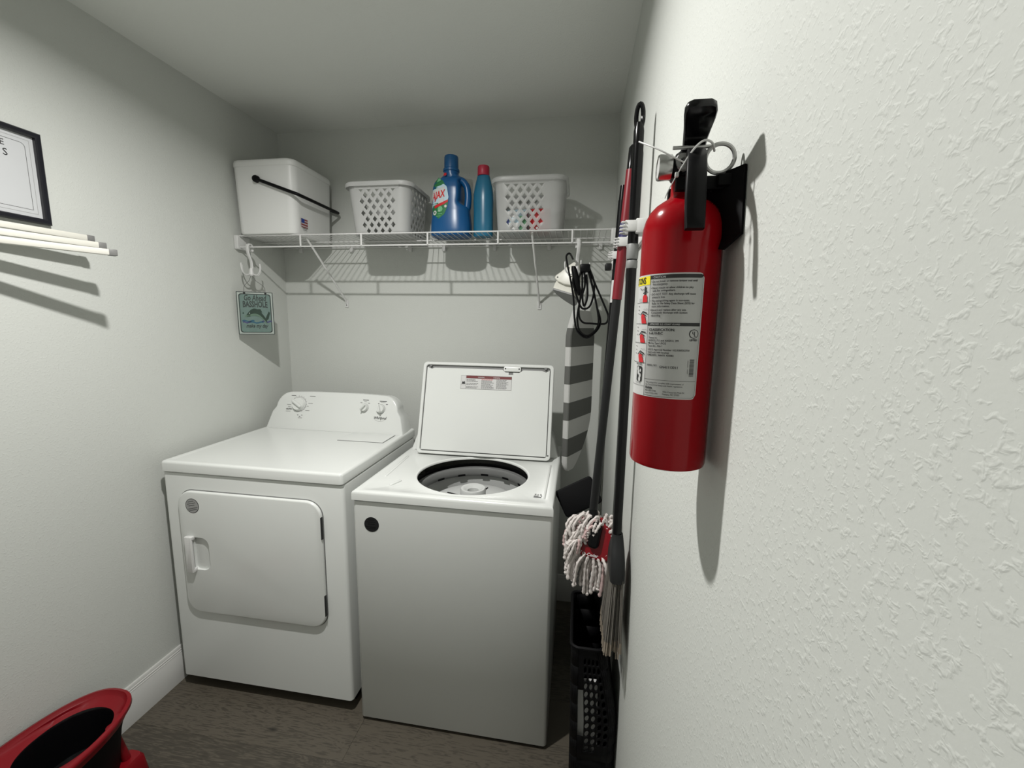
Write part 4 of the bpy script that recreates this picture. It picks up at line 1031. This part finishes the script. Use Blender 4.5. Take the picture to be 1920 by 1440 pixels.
# red spin mop
mp_ = thing('spin_mop', 'string mop with a red head and red-sleeved handle, clipped on the right wall', 'mop', (1.64, -0.86, 0.80))
pb, pt = Vector((1.6455, -0.885, 0.925)), Vector((1.7075, -0.885, 1.955))
at = lambda z_: pb + (pt - pb) * ((z_ - pb.z) / (pt.z - pb.z))
MB().tube([at(0.90), at(1.562)], 0.0122, DARK, 14).build('lower_tube', mp_)
MB().tube([at(1.555), at(1.700)], 0.0135, REDH, 14).build('red_sleeve', mp_)
mb = MB(); mb.tube([at(1.700), at(1.760)], 0.0137, mat('navy_label_band', (0.02, 0.02, 0.09, 1), 0.4, var=0.1), 14)
mb.build('label_band', mp_)
MB().tube([at(1.760), at(1.895)], 0.0130, REDH, 14).build('red_sleeve', mp_)
MB().tube([at(1.893), at(1.950), at(1.957)], [0.0120, 0.0120, 0.007], BLACKG, 14).build('handle_end', mp_)
# head: triangular red plate facing the viewer, hinge in its middle
pn = Vector((-0.22, -0.90, 0.32)).normalized(); pu = Vector((0.18, 0.28, 0.94)); pu = (pu - pu.dot(pn) * pn).normalized(); pxv = pu.cross(pn).normalized()
PC = Vector((1.655, -0.900, 0.842))
XP = frame(PC, pxv, pu, pn)
tri = []
for k in range(48):
    a = 2 * PI * k / 48; r_ = 0.062 * (1 + 0.13 * math.cos(3 * (a - math.radians(210)))); tri.append((r_ * math.cos(a), r_ * math.sin(a)))
hd = MB().plate(tri, -0.012, 0.014, 0.010, REDP, XP).build('mop_plate', mp_)
mb = MB(); mb.plate(rrect(-0.016, -0.020, 0.016, 0.050, 0.012, 5), 0.012, 0.034, 0.006, BLACK, XP); mb.tube([XP @ Vector((0, 0.02, 0.024)), at(0.93)], 0.0135, BLACK, 12); mb.build('hinge', hd)
mb = MB(); mb.text('O-Cedar', 0.013, PAPER, lambda u, v: XP @ Vector((-0.004 + u, -0.047 + v + 0.12 * u, 0.0146)), bold=0.0003, align='CENTER'); mb.build('printed_name', hd)
rnd = random.Random(11)
for i in range(92):
    a = 2 * PI * i / 92 + rnd.uniform(-0.03, 0.03); lay = i % 4
    r0 = 0.050 if lay else 0.058
    s0 = XP @ Vector((r0 * math.cos(a), r0 * math.sin(a), (-0.006, -0.012, -0.016, 0.010)[lay]))
    outd = (pxv * math.cos(a) + pu * math.sin(a))
    up_ = math.sin(a)
    L1 = rnd.uniform(0.018, 0.034); dropL = rnd.uniform(0.060, 0.088) * (0.8 if up_ > 0.3 else 1.0)
    if up_ > 0.2 and outd.x < 0.30:      # flop over the front left of the plate
        s1 = s0 + outd * L1 * 0.8 + pn * rnd.uniform(0.010, 0.024) + Vector((-0.006, 0, 0.004)); s2 = s1 + pn * 0.014 + Vector((-0.012 + rnd.uniform(-0.014, 0.006), 0, -dropL * 0.45)); s3 = s2 + Vector((rnd.uniform(-0.012, 0.010), -0.002, -dropL * 0.45))
    else:
        s1 = s0 + outd * L1 + pn * rnd.uniform(-0.012, 0.010); s2 = s1 + outd * 0.010 + Vector((rnd.uniform(-0.008, 0.004), rnd.uniform(-0.006, 0.006), -dropL * 0.5)); s3 = s2 + Vector((rnd.uniform(-0.006, 0.006), rnd.uniform(-0.004, 0.004), -dropL * 0.42))
    pts = spline([s0, s1, s2, s3], 6)
    lim = W - 0.004
    for p in pts:
        if p.x > lim - 0.006: p.x = lim - 0.006
        if p.x < 1.540 and p.y > -0.85: p.x = 1.540
    rr = [0.0046 * (1 + 0.26 * math.sin(k * 2.3 + i)) for k in range(len(pts))]; rr[-1] = 0.0040; rr[-2] = 0.0062
    MB().tube(pts, rr, YARNP if rnd.random() < 0.14 else YARN, 6).build('strand', mp_)

for i in range(30):
    a = math.radians(rnd.uniform(80, 215)); r0 = rnd.uniform(0.030, 0.056)
    s0 = XP @ Vector((r0 * math.cos(a), r0 * math.sin(a), 0.014)); dirn = pxv * math.cos(a + 0.5) + pu * 0.2
    s1 = s0 + pn * rnd.uniform(0.010, 0.020) + Vector((rnd.uniform(-0.014, 0.004), 0, rnd.uniform(0.002, 0.012)))
    s2 = s1 + pn * 0.006 + Vector((rnd.uniform(-0.018, 0.004), 0, -rnd.uniform(0.015, 0.030))); s3 = s2 + Vector((rnd.uniform(-0.014, 0.010), 0.004, -rnd.uniform(0.015, 0.038)))
    pts = spline([s0, s1, s2, s3], 6); rr = [0.0044 * (1 + 0.26 * math.sin(k * 2.1 + i)) for k in range(len(pts))]; rr[-1] = 0.004; rr[-2] = 0.006
    MB().tube(pts, rr, YARNP if rnd.random() < 0.14 else YARN, 6).build('strand', mp_)

# black flat squeegee / dust mop behind the mop
sq = thing('dust_mop', 'black flat-headed floor mop behind the string mop, farthest of the three on the right wall', 'mop', (1.63, -0.64, 0.80))
qb, qt = Vector((1.668, -0.660, 0.90)), Vector((1.706, -0.660, 1.925))
aq = lambda z_: qb + (qt - qb) * ((z_ - qb.z) / (qt.z - qb.z))
MB().tube([aq(0.86), aq(1.88)], 0.0125, BLACK, 14).build('handle', sq)
MB().tube([aq(1.87), aq(1.925)], [0.0118, 0.0100], BLACKG, 14).build('handle_end', sq)
mb = MB()
pq, uq = aq(1.590), (qt - qb).normalized()
def wrap(u, v, rr=0.0128):
    # around the handle, facing the viewer's left
    a = u / rr + math.radians(-95); return aq(1.558 + v) + Vector((rr * math.cos(a), rr * math.sin(a), 0))
mb.rect(-0.014, 0, 0.014, 0.072, PAPER, lambda u, v: wrap(u, v, 0.0129))
mb.text('O-Cedar', 0.014, INKR, lambda u, v: wrap(0.005 - v, 0.066 - u, 0.0132), bold=0.0006); mb.build('label', sq)
qd = Vector((-0.88, -0.12, -0.46)).normalized(); qn = Vector((-0.25, -0.93, 0.25)); qn = (qn - qn.dot(qd) * qd).normalized()
MB().plate(rrect(-0.030, -0.050, 0.112, 0.050, 0.012, 5), -0.014, 0.010, 0.005, BLACKM, frame((1.640, -0.66, 0.895), qd, qn.cross(qd), qn)).build('flat_head', sq)

# ------------------------------------------------------------------ black perforated hamper beside the washer
hm = thing('plastic_hamper', 'black perforated plastic hamper standing on the floor between washer and right wall', 'hamper', (1.655, -0.95, 0))
def ham(z_):
    t_ = z_ / 0.60
    cx_ = 1.660 + 0.004 * math.sin(t_ * PI) - 0.020 * max(0, t_ - 0.62) / 0.38
    hx_ = 0.056 + 0.010 * math.sin(min(1, t_ / 0.68) * PI / 2) - 0.020 * max(0, (t_ - 0.62) / 0.38) ** 1.2
    return cx_, hx_, -0.925, 0.105 + 0.02 * math.sin(t_ * PI / 2)
def hring(z_, d_=0.0):
    cx_, hx_, cy_, hy_ = ham(z_); return [(x, y, z_) for x, y in rrect(cx_ - hx_ + d_, cy_ - hy_ + d_, cx_ + hx_ - d_, cy_ + hy_ - d_, 0.022 - d_ * 0.5, 5)]
# back, sides and floor as one shell with an open front, then the perforated front panel
nseg = len(hring(0)); mb = MB()
zs = [0.0, 0.004, 0.06, 0.12, 0.18, 0.24, 0.30, 0.36, 0.42, 0.48, 0.54, 0.60]
lo_i, hi_i = 5, 6      # the segment between these ring points is the front face
rg = [hring(z_) for z_ in zs]
for i in range(len(zs) - 1):
    for j in range(nseg):
        if j == lo_i and zs[i] >= 0.24 and zs[i + 1] <= 0.61: continue
        a, b = rg[i][j], rg[i][(j + 1) % nseg]; c, d_ = rg[i + 1][(j + 1) % nseg], rg[i + 1][j]
        mb.add([a, b, c, d_], [(0, 1, 2, 3)], BLACKM)
mb.add(rg[0], [tuple(range(nseg - 1, -1, -1))], BLACKM)
sh_ = mb.build('shell', hm); md = sh_.modifiers.new('thick', 'SOLIDIFY'); md.thickness = 0.003; md.offset = -1
mb = MB()
for i in range(4, len(zs) - 1): pass
def fpt(u, z_):
    cx_, hx_, cy_, hy_ = ham(z_); return Vector((cx_ + u * (hx_ - 0.022), cy_ - hy_ , z_))
nc, nr = 5, 14; z0_, z1_ = 0.24, 0.60
bm = bmesh.new()
du, dz = 2.0 / nc, (z1_ - z0_) / nr
for rI in range(nr):
    for c in range(nc):
        u0, u1 = -1 + c * du, -1 + (c + 1) * du; za, zb_ = z0_ + rI * dz, z0_ + (rI + 1) * dz
        q = [bm.verts.new(fpt(*p)) for p in ((u0, za), (u1, za), (u1, zb_), (u0, zb_))]
        slot = (c == 0 and 3 <= rI <= 8)
        if 0 < c < 5 and rI < 13 and rI >= 1 + (c - 1) // 2:
            uc, zc = (u0 + u1) / 2, (za + zb_) / 2; n_ = 12
            ov = [bm.verts.new(fpt(uc + 0.34 * du * math.cos(a), zc + 0.36 * dz * math.sin(a) + 0.14 * dz * math.cos(a))) for a in [2 * PI * k / n_ + PI / 4 + PI for k in range(n_)]]
            for k in range(4):
                k0 = k * 3
                bm.faces.new((q[k], q[(k + 1) % 4], ov[(k0 + 3) % n_], ov[(k0 + 2) % n_], ov[(k0 + 1) % n_], ov[k0]))
        elif slot:
            for v in q: bm.verts.remove(v)
        else:
            bm.faces.new(q)
bmesh.ops.remove_doubles(bm, verts=bm.verts[:], dist=1e-5)
mb.bm(bm, BLACKM)
pf = mb.build('perforated_front', hm); md = pf.modifiers.new('thick', 'SOLIDIFY'); md.thickness = 0.0022; md.offset = 0
MB().tube([(x, y, z_) for x, y, z_ in hring(0.600)], 0.005, BLACKM, 6, closed=True).build('rim', hm)
wb = tag(MB().box((1.620, -1.024, 0.018), (1.690, -1.004, 0.47), PAPER, 0.003, X=Matrix.Translation((1.66, -1.0, 0)) @ Matrix.Rotation(math.radians(-2), 4, 'Y') @ Matrix.Translation((-1.66, 1.0, 0))).build('paper_box'), 'white flat box standing inside the black hamper', 'box')

# ------------------------------------------------------------------ mop bucket
bk = thing('mop_bucket', 'red oval spin-mop bucket with a black basket, on the floor by the left wall', 'bucket', (0.148, -1.37, 0))
def oval(hx_, hy_, z_, n_=56, cx_=0.149, cy_=-1.368, e=2.5):
    out = []
    for k in range(n_):
        a = 2 * PI * k / n_; c, s = math.cos(a), math.sin(a)
        out.append((cx_ + hx_ * math.copysign(abs(c) ** (2 / e), c), cy_ + hy_ * math.copysign(abs(s) ** (2 / e), s), z_))
    return out
MB().rings([oval(0.085, 0.20, 0.0), oval(0.09, 0.205, 0.006), oval(0.106, 0.228, 0.20), oval(0.113, 0.240, 0.246)], BLACKM, cap1=False).build('bucket_body', bk, sharp=60)
MB().rings([oval(0.112, 0.239, 0.240), oval(0.117, 0.244, 0.246), oval(0.121, 0.249, 0.262), oval(0.127, 0.255, 0.268), oval(0.132, 0.260, 0.276), oval(0.130, 0.259, 0.285), oval(0.121, 0.250, 0.288), oval(0.117, 0.246, 0.280), oval(0.113, 0.242, 0.276)], REDP, cap0=False, cap1=False).build('rim', bk, sharp=60)
oc2 = lambda r_, z_, e=2.2, cy_=-1.262: oval(r_, r_ * 1.20, z_, 56, 0.149, cy_, e)
MB().rings([oval(0.113, 0.242, 0.276), oc2(0.103, 0.268), oc2(0.089, 0.262)], REDP, cap0=False, cap1=False).build('splash_collar', bk)
MB().rings([oc2(0.089, 0.262), oc2(0.085, 0.254), oc2(0.080, 0.16), oc2(0.074, 0.142), oc2(0.045, 0.132), oc2(0.040, 0.150), oc2(0.02, 0.158)], BLACKG, cap0=False).build('spin_basket', bk)
mb = MB(); mb.rings([[(x, y, z_) for x, y in rrect(0.03, -1.60, 0.27, -1.502, 0.03, 5)] for z_ in (0.2745, 0.2755)], BLACKM); 
MB().rings([oval(0.076, 0.060, 0.2665, cy_=-1.515), oval(0.076, 0.060, 0.278, cy_=-1.515)], BLACKM).build('water_well', bk)
mb = MB(); mb.rings([[(x, y, z_) for x, y in rrect(0.175, -1.20 - g, 0.232 + g, -1.120 + g, 0.014, 4)] for z_, g in ((0.0, 0.004), (0.008, 0.006), (0.07, 0.0), (0.082, -0.006))], REDP)
mb.tube([(0.20, -1.15, 0.06), (0.190, -1.165, 0.16), (0.185, -1.175, 0.22)], 0.012, REDP, 10); mb.build('pedal', bk)

# ------------------------------------------------------------------ fire extinguisher
EX, EY, ER = 1.6875, -1.608, 0.0415
fe = thing('fire_extinguisher', 'red fire extinguisher with a black lever and printed label, mounted on the right wall', 'fire extinguisher', (EX, EY, 1.327))
XE = Matrix.Translation((EX, EY, 0))
MB().lathe([(0.030, 1.3285), (0.0375, 1.327), (0.0405, 1.3285), (0.0415, 1.332), (0.0415, 1.580), (0.0408, 1.588), (0.0385, 1.597), (0.0345, 1.605), (0.029, 1.611), (0.0225, 1.6155), (0.0165, 1.619), (0.0145, 1.6225), (0.0143, 1.640)], RED, 64, XE).build('cylinder', fe)
# camera side of the cylinder
phi0 = math.atan2(-2.10295 - EY, 1.57973 - EX)
def cyl(off):
    def fn(u, v):
        a = phi0 + u / ER; r_ = ER + off
        return Vector((EX + r_ * math.cos(a), EY + r_ * math.sin(a), v))
    return fn
UL, UD, UR = -0.088, -0.0298, 0.0258; VB, VT = 1.4075, 1.5375
mb = MB()
def crect(u0, v0, u1, v1, m, off, nu=None):
    nu = nu or max(1, int(abs(u1 - u0) / 0.0025)); fn = cyl(off)
    vs = [fn(u0 + (u1 - u0) * i / nu, v) for i in range(nu + 1) for v in (v0, v1)]
    mb.add(vs, [(2 * i, 2 * i + 2, 2 * i + 3, 2 * i + 1) for i in range(nu)], m, smooth=True)
def cpoly(poly, m, off): mb.patch(poly, m, cyl(off))
def rlabel(u0, v0, u1, v1, r_, m, off):
    fn = cyl(off); nu = 46; rows = []
    for i in range(nu + 1):
        u = u0 + (u1 - u0) * i / nu; d_ = max(0, (r_ - (u1 - u))); dd = r_ - math.sqrt(max(r_ * r_ - d_ * d_, 0)) if d_ > 0 else 0
        rows += [fn(u, v0 + dd), fn(u, v1 - dd)]
    mb.add(rows, [(2 * i, 2 * i + 2, 2 * i + 3, 2 * i + 1) for i in range(nu)], m, smooth=True)
rlabel(UL, VB, UR, VT, 0.005, PAPER, 0.00015)
rlabel(UD, VB + 0.0012, UR - 0.0012, VT - 0.0014, 0.004, INK, 0.0003)
rlabel(UD + 0.0003, VB + 0.0016, UR - 0.0016, VT - 0.0018, 0.004, SILVERP, 0.00045)
lab_o = mb.build('label', fe)
mb = MB()
# header bands and rules
rlabel(UD, VT - 0.0052, UR - 0.0014, VT - 0.0014, 0.003, INK, 0.0006)
crect(UD, 1.4838, UR - 0.0016, 1.4872, INK, 0.0006); crect(UD, 1.4265, UR - 0.0016, 1.4268, INK, 0.0006)
crect(UL + 0.002, VT - 0.0105, UD - 0.0003, VT - 0.0016, YEL, 0.0004)
crect(UD - 0.0004, VB, UD, VT - 0.001, INK, 0.0006)
T_ = lambda s, u, v, size, m=INK, bold=0.0, align='LEFT', sx=1.0, off=0.0008: mb.text(s, size, m, lambda a, b: cyl(off)(u + a, v + b), align=align, bold=bold, sx=sx)
T_('CAUTION', UD + 0.004, VT - 0.0046, 0.0030, PAPER, off=0.0009)
T_('APPROVED  U.S. COAST GUARD', UD + 0.003, 1.4846, 0.0024, PAPER, off=0.0009, sx=0.9)
T_('INSTRUCTIONS', UD - 0.0068, VT - 0.0090, 0.0094, INK, 0.0002, 'RIGHT', sx=0.72)
lines = ['\u2022 Do not break or remove tamper seal until', '   fire emergency.', None, '\u2022 Never misuse or allow children to play', '   with fire extinguishers.', None, '\u2022 DO NOT TEST. Any discharge will cause', '   pressure loss.', None, '\u2022 The extinguishing agent is non-toxic.', '   Refer to the Safety Data Sheet (SDS) for', '   more information.', None, '\u2022 Discard and replace after any use.', '   Completely discharge with suction', '   discarding.']
v = VT - 0.0088
for s in lines:
    if s: T_(s, UD + 0.0014, v, 0.00285, INK, 0.00004, sx=0.92); v -= 0.0029
    else: v -= 0.0008
T_('CLASSIFICATION:', UD + 0.0022, 1.4785, 0.0037, INK, 0.00012, sx=0.95); T_('1-A:10-B:C', UD + 0.0022, 1.4748, 0.0037, INK, 0.00012, sx=0.95)
v = 1.4705
for s in ('Tested to:', 'ANSI/UL 711 and ANSI/UL 299', 'Marine Type USCG', 'Type B:C, Size I', None, 'USCG Approval Number 162.028/EX2754', 'Valid only with bracket', 'KMB300N, 366659, 420082'):
    if s: T_(s, UD + 0.0022, v, 0.0027, INK, 0.00003, sx=0.92); v -= 0.0029
    else: v -= 0.0010
T_('SERIAL NO.', UD + 0.0022, 1.4412, 0.0027, INK, 0.00003, sx=0.9); T_('GN41113311', UD + 0.0165, 1.4395, 0.0036, INK, 0.00006, sx=0.95)
T_('This extinguisher complies with requirements of', UD + 0.002, 1.4228, 0.0022, INK, sx=0.92); T_('the Occupational Safety and Health regulations.', UD + 0.002, 1.4202, 0.0022, INK, sx=0.92)
T_('Kidde', UD + 0.002, 1.4166, 0.0034, INK, 0.00012); T_('800-880-6788', UD + 0.002, 1.4137, 0.0025, INK, sx=0.9); T_('www.kidde.com', UD + 0.002, 1.4111, 0.0025, INK, sx=0.9)
T_('1016 Corporate Park Dr.', UD + 0.0215, 1.4137, 0.0025, INK, sx=0.85); T_('Mebane, NC 27302', UD + 0.0215, 1.4111, 0.0025, INK, sx=0.85)
# listing mark, bar code
fn8 = cyl(0.0008); fn9 = cyl(0.0010)
mb.patch(circle(0.0185, 1.4760, 0.0048, 28), INK, fn8); mb.patch(circle(0.0185, 1.4760, 0.0040, 28), SILVERP, fn9)
T_('U', 0.0166, 1.4757, 0.0040, INK, 0.00018, off=0.0012); T_('L', 0.0185, 1.4735, 0.0040, INK, 0.00018, off=0.0012); T_('LISTED', 0.0185, 1.4688, 0.0026, INK, 0.0001, 'CENTER')
v = 1.432; rnd = random.Random(2)
while v < 1.4495:
    q = rnd.choice((0.00025, 0.0004, 0.0006)); crect(0.0165, v, 0.0212, v + q, INK, 0.0007, 2); v += q + rnd.choice((0.0003, 0.0004))
crect(0.0146, 1.4345, 0.0150, 1.4395, INKG, 0.0007, 1); crect(0.0146, 1.4415, 0.0150, 1.4485, INKG, 0.0007, 1)
# picture column: four steps and a fire-class pictogram
rows_ = [(VT - 0.0108, 1.5085), (1.5085, 1.4858), (1.4858, 1.4650), (1.4650, 1.4435)]
for i, (vt, vb) in enumerate(rows_):
    crect(UL + 0.002, vb - 0.00018, UD, vb + 0.00018, INK, 0.0006)
    c = UD - 0.0072 - i * 0.0004; hgt = (vt - vb)
    tl_ = 0.0 if i == 0 else 0.0012
    mb.patch([(c - 0.0040 + tl_, vb + 0.0003), (c + 0.0040 + tl_, vb + 0.0003), (c + 0.0036 - tl_, vb + hgt * 0.36), (c + 0.0018 - tl_, vb + hgt * 0.46), (c - 0.0018 - tl_, vb + hgt * 0.46), (c - 0.0038 - tl_, vb + hgt * 0.36)], INKR, cyl(0.0007))
    top_v = vb + hgt * 0.47
    def bar(a, b, wd, m=INK):
        a, b = Vector(a), Vector(b); nn = Vector((-(b - a).y, (b - a).x)).normalized() * wd / 2
        mb.add([cyl(0.0009)(*(a - nn)), cyl(0.0009)(*(b - nn)), cyl(0.0009)(*(b + nn)), cyl(0.0009)(*(a + nn))], [(0, 1, 2, 3)], m)
    if i == 0:
        bar((c, top_v - 0.0004), (c + 0.0004, top_v + 0.0085), 0.0024); bar((c - 0.0032, top_v + 0.0012), (c + 0.0036, top_v + 0.0034), 0.0013); bar((c - 0.0062, top_v + 0.0048), (c - 0.001, top_v + 0.0060), 0.0006); bar((c - 0.0105, top_v + 0.0075), (c - 0.0075, top_v + 0.0052), 0.0007)
        for k in range(2): T_('PULL PIN', c - 0.0125, vb + 0.0012 + 0.002 * k, 0.0019, INKG, sx=0.8)
    else:
        bar((c - 0.0058, top_v - 0.0014), (c - 0.001, top_v + 0.0026), 0.0014); bar((c - 0.002, top_v + 0.0026), (c + 0.0056, top_v + (0.0004, 0.0018, -0.0002)[i - 1]), 0.0013)
        bar((c - 0.0012, top_v - 0.0002), (c + 0.0044, top_v - 0.0016), 0.0008); 
        for k in range(4): bar((c - 0.001 + 0.0019 * k, top_v + 0.0046 + 0.0006 * (k % 2)), (c + 0.0011 + 0.0019 * k, top_v + 0.0046 + 0.0006 * ((k + 1) % 2)), 0.0003, INKG)
        for k in range(3): bar((c + 0.0004 + 0.0013 * k, top_v - 0.0042), (c + 0.0018 + 0.0013 * k, top_v - 0.0030), 0.0003, INKG)
        for k in range(3): crect(c - 0.0132, vt - 0.004 - 0.004 * k, c - 0.0100, vt - 0.0033 - 0.004 * k, INKG, 0.0007, 2)
c = UD - 0.0088
T_('FIRE CLASSES', UD - 0.0165, 1.4412, 0.0021, INK, 0.00008, sx=0.9)
mb.patch(rrect(c - 0.0058, 1.4225, c + 0.0040, 1.4395, 0.0012, 3), INK, cyl(0.0007))
for (u, v, r_) in ((c - 0.0028, 1.4362, 0.0018), (c - 0.0018, 1.4325, 0.0020), (c + 0.0010, 1.4290, 0.0018), (c + 0.0002, 1.4250, 0.0020), (c + 0.0016, 1.4348, 0.0012)):
    mb.patch(circle(u, v, r_, 10, r_ * 1.5), PAPER, cyl(0.0009))
T_('WOOD PAPER', UD - 0.016, 1.4203, 0.0019, INKG, sx=0.8); crect(UL + 0.002, 1.4182, UD, 1.4185, INK, 0.0006)
mb.build('print', lab_o, kind='stuff')

# valve head, gauge, nozzle
mb = MB(); mb.lathe([(0.0148, 1.637), (0.0165, 1.639), (0.0165, 1.646), (0.013, 1.650), (0.012, 1.664), (0.008, 1.667)], BLACK, 28, XE)
mb.box((EX - 0.010, EY - 0.016, 1.645), (EX + 0.010, EY + 0.022, 1.665), BLACK, 0.002)
vh = mb.build('valve_head', fe)
XG = frame((EX - 0.012, EY - 0.012, 1.6475), (0, 1, 0), (0, 0, 1), (-1, 0, 0))
MB().lathe([(0.0085, -0.004), (0.0100, 0.002), (0.0105, 0.005)], BLACK, 24, XG).build('gauge_stem', vh)
g_ = MB(); g_.lathe([(0.0102, 0.005), (0.0125, 0.0065), (0.0128, 0.018), (0.0122, 0.0195), (0.0108, 0.0195), (0.0105, 0.0185)], CHROME, 32, XG)
gg = g_.build('pressure_gauge', vh); MB().prism(circle(0, 0, 0.0106, 24), 0.0180, 0.0187, PAPER, XG).build('gauge_dial', gg)
XN = frame((EX - 0.008, EY - 0.015, 1.6500), (1, 0, 0), (0, 0, 1), (0.0, -1, 0))
MB().lathe([(0.0085, 0.0), (0.0085, 0.006), (0.0075, 0.0075), (0.0035, 0.0078), (0.0030, 0.004)], MIDG, 24, XN).build('nozzle', vh)
# lever (top) and carry handle (front)
def strip(path, wds, th_, m, part, parent):
    """flat bent bar: path of centre points in the y-z plane, widths along x"""
    P = [Vector((EX + px_, y, z_)) for px_, y, z_ in path]; rg = []
    for i, p in enumerate(P):
        t_ = (P[min(i + 1, len(P) - 1)] - P[max(i - 1, 0)]).normalized(); nn = Vector((1, 0, 0)).cross(t_).normalized(); wd = wds[i] / 2; h_ = th_ / 2; c_ = 0.0012
        rg.append([p + Vector((sx_ * wd, 0, 0)) * 1.0 + nn * sy_ for sx_, sy_ in ((1, -h_ + c_), (1, h_ - c_))] + [p + Vector((wd - c_, 0, 0)) + nn * h_, p + Vector((-wd + c_, 0, 0)) + nn * h_] + [p + Vector((-wd, 0, 0)) + nn * (h_ - c_), p + Vector((-wd, 0, 0)) + nn * (-h_ + c_)] + [p + Vector((-wd + c_, 0, 0)) - nn * h_, p + Vector((wd - c_, 0, 0)) - nn * h_])
    mb = MB(); mb.rings(rg, m); return mb.build(part, parent, sharp=45)
strip([(0.006, -1.585, 1.666), (0.005, -1.605, 1.6665), (0.0035, -1.618, 1.669), (0.0015, -1.630, 1.673), (0.0, -1.642, 1.6765), (-0.0015, -1.654, 1.6805), (-0.0025, -1.662, 1.6835), (-0.003, -1.667, 1.6852), (-0.003, -1.669, 1.6858)],
      [0.017, 0.0205, 0.0225, 0.0235, 0.0255, 0.0285, 0.0290, 0.0255, 0.018], 0.0075, BLACKG, 'lever', fe)
strip([(0.004, -1.610, 1.655), (0.0025, -1.632, 1.657), (0.001, -1.645, 1.651), (-0.0015, -1.655, 1.641), (-0.003, -1.664, 1.625), (-0.0035, -1.669, 1.604), (-0.0035, -1.672, 1.585), (-0.0035, -1.6735, 1.574)],
      [0.0165, 0.0170, 0.0170, 0.0175, 0.0180, 0.0182, 0.0178, 0.0172], 0.0075, BLACK, 'carry_handle', fe)
# pin with pull ring
pz = 1.6635
MB().tube([(EX - 0.019, -1.628, pz), (EX + 0.018, -1.628, pz)], 0.0019, SILVER, 10).build('safety_pin', fe)
rc = Vector((EX + 0.0265, -1.630, pz - 0.0125))
pts = [(rc.x + 0.0138 * math.cos(a), rc.y - 0.002 * math.sin(a), rc.z + 0.0132 * math.sin(a)) for a in [2 * PI * k / 36 for k in range(36)]]
MB().tube(pts, 0.0021, SILVER, 8, closed=True).build('pull_ring', fe)
# tamper seal: thin white plastic tie
ty = -1.6495
tie = [(EX + 0.018, -1.640, 1.6545), (EX + 0.012, ty - 0.003, 1.6575), (EX + 0.004, ty - 0.005, 1.6590), (EX - 0.004, ty - 0.002, 1.6530), (EX - 0.0125, ty, 1.6395), (EX - 0.0185, ty, 1.6290), (EX - 0.0250, ty, 1.6160), (EX - 0.0275, ty, 1.6090)]
ts = MB(); sp_ = spline(tie, 5); ts.tube(sp_, [0.0011 if k < 22 else 0.0006 for k in range(len(sp_))], PLAS, 6)
ts.tube(spline([(EX - 0.011, ty, 1.6415), (EX - 0.022, ty + 0.004, 1.6490), (EX - 0.036, ty + 0.012, 1.6600), (EX - 0.052, ty + 0.030, 1.6745)], 5), [0.0008] * 16, PLAS, 6)
ts.box((EX - 0.0195, ty - 0.0018, 1.6285), (EX - 0.0160, ty + 0.0018, 1.6330), PLAS, 0.0006)
ts.build('tamper_seal', fe)
# wall bracket: plate on the wall with a fork reaching round the neck
wbk = thing('wall_bracket', 'black bracket plate on the right wall holding the fire extinguisher by its neck', 'bracket', (W, -1.60, 1.565))
q = [(1.7335, -1.650, 1.638), (1.7335, -1.655, 1.573), (1.722, -1.642, 1.560), (1.706, -1.590, 1.575), (1.703, -1.585, 1.640)]
qn_ = Vector((-0.86, -0.5, 0)) * 0.003
MB().rings([[Vector(p) for p in q], [Vector(p) + qn_ for p in q]], BLACKM, smooth=False).build('bracket_plate', wbk)
MB().box((W - 0.003, -1.650, 1.575), (W, -1.56, 1.636), BLACKM, 0.001).build('wall_plate', wbk)
mb = MB()
for s in (-1, 1): mb.box((EX - 0.014, EY + s * 0.019 - 0.004, 1.622), (W - 0.003, EY + s * 0.019 + 0.004, 1.635), BLACKM, 0.001)
mb.box((W - 0.022, EY - 0.030, 1.6235), (W - 0.003, EY + 0.030, 1.6345), BLACKM, 0.001)
mb.build('neck_fork', wbk)
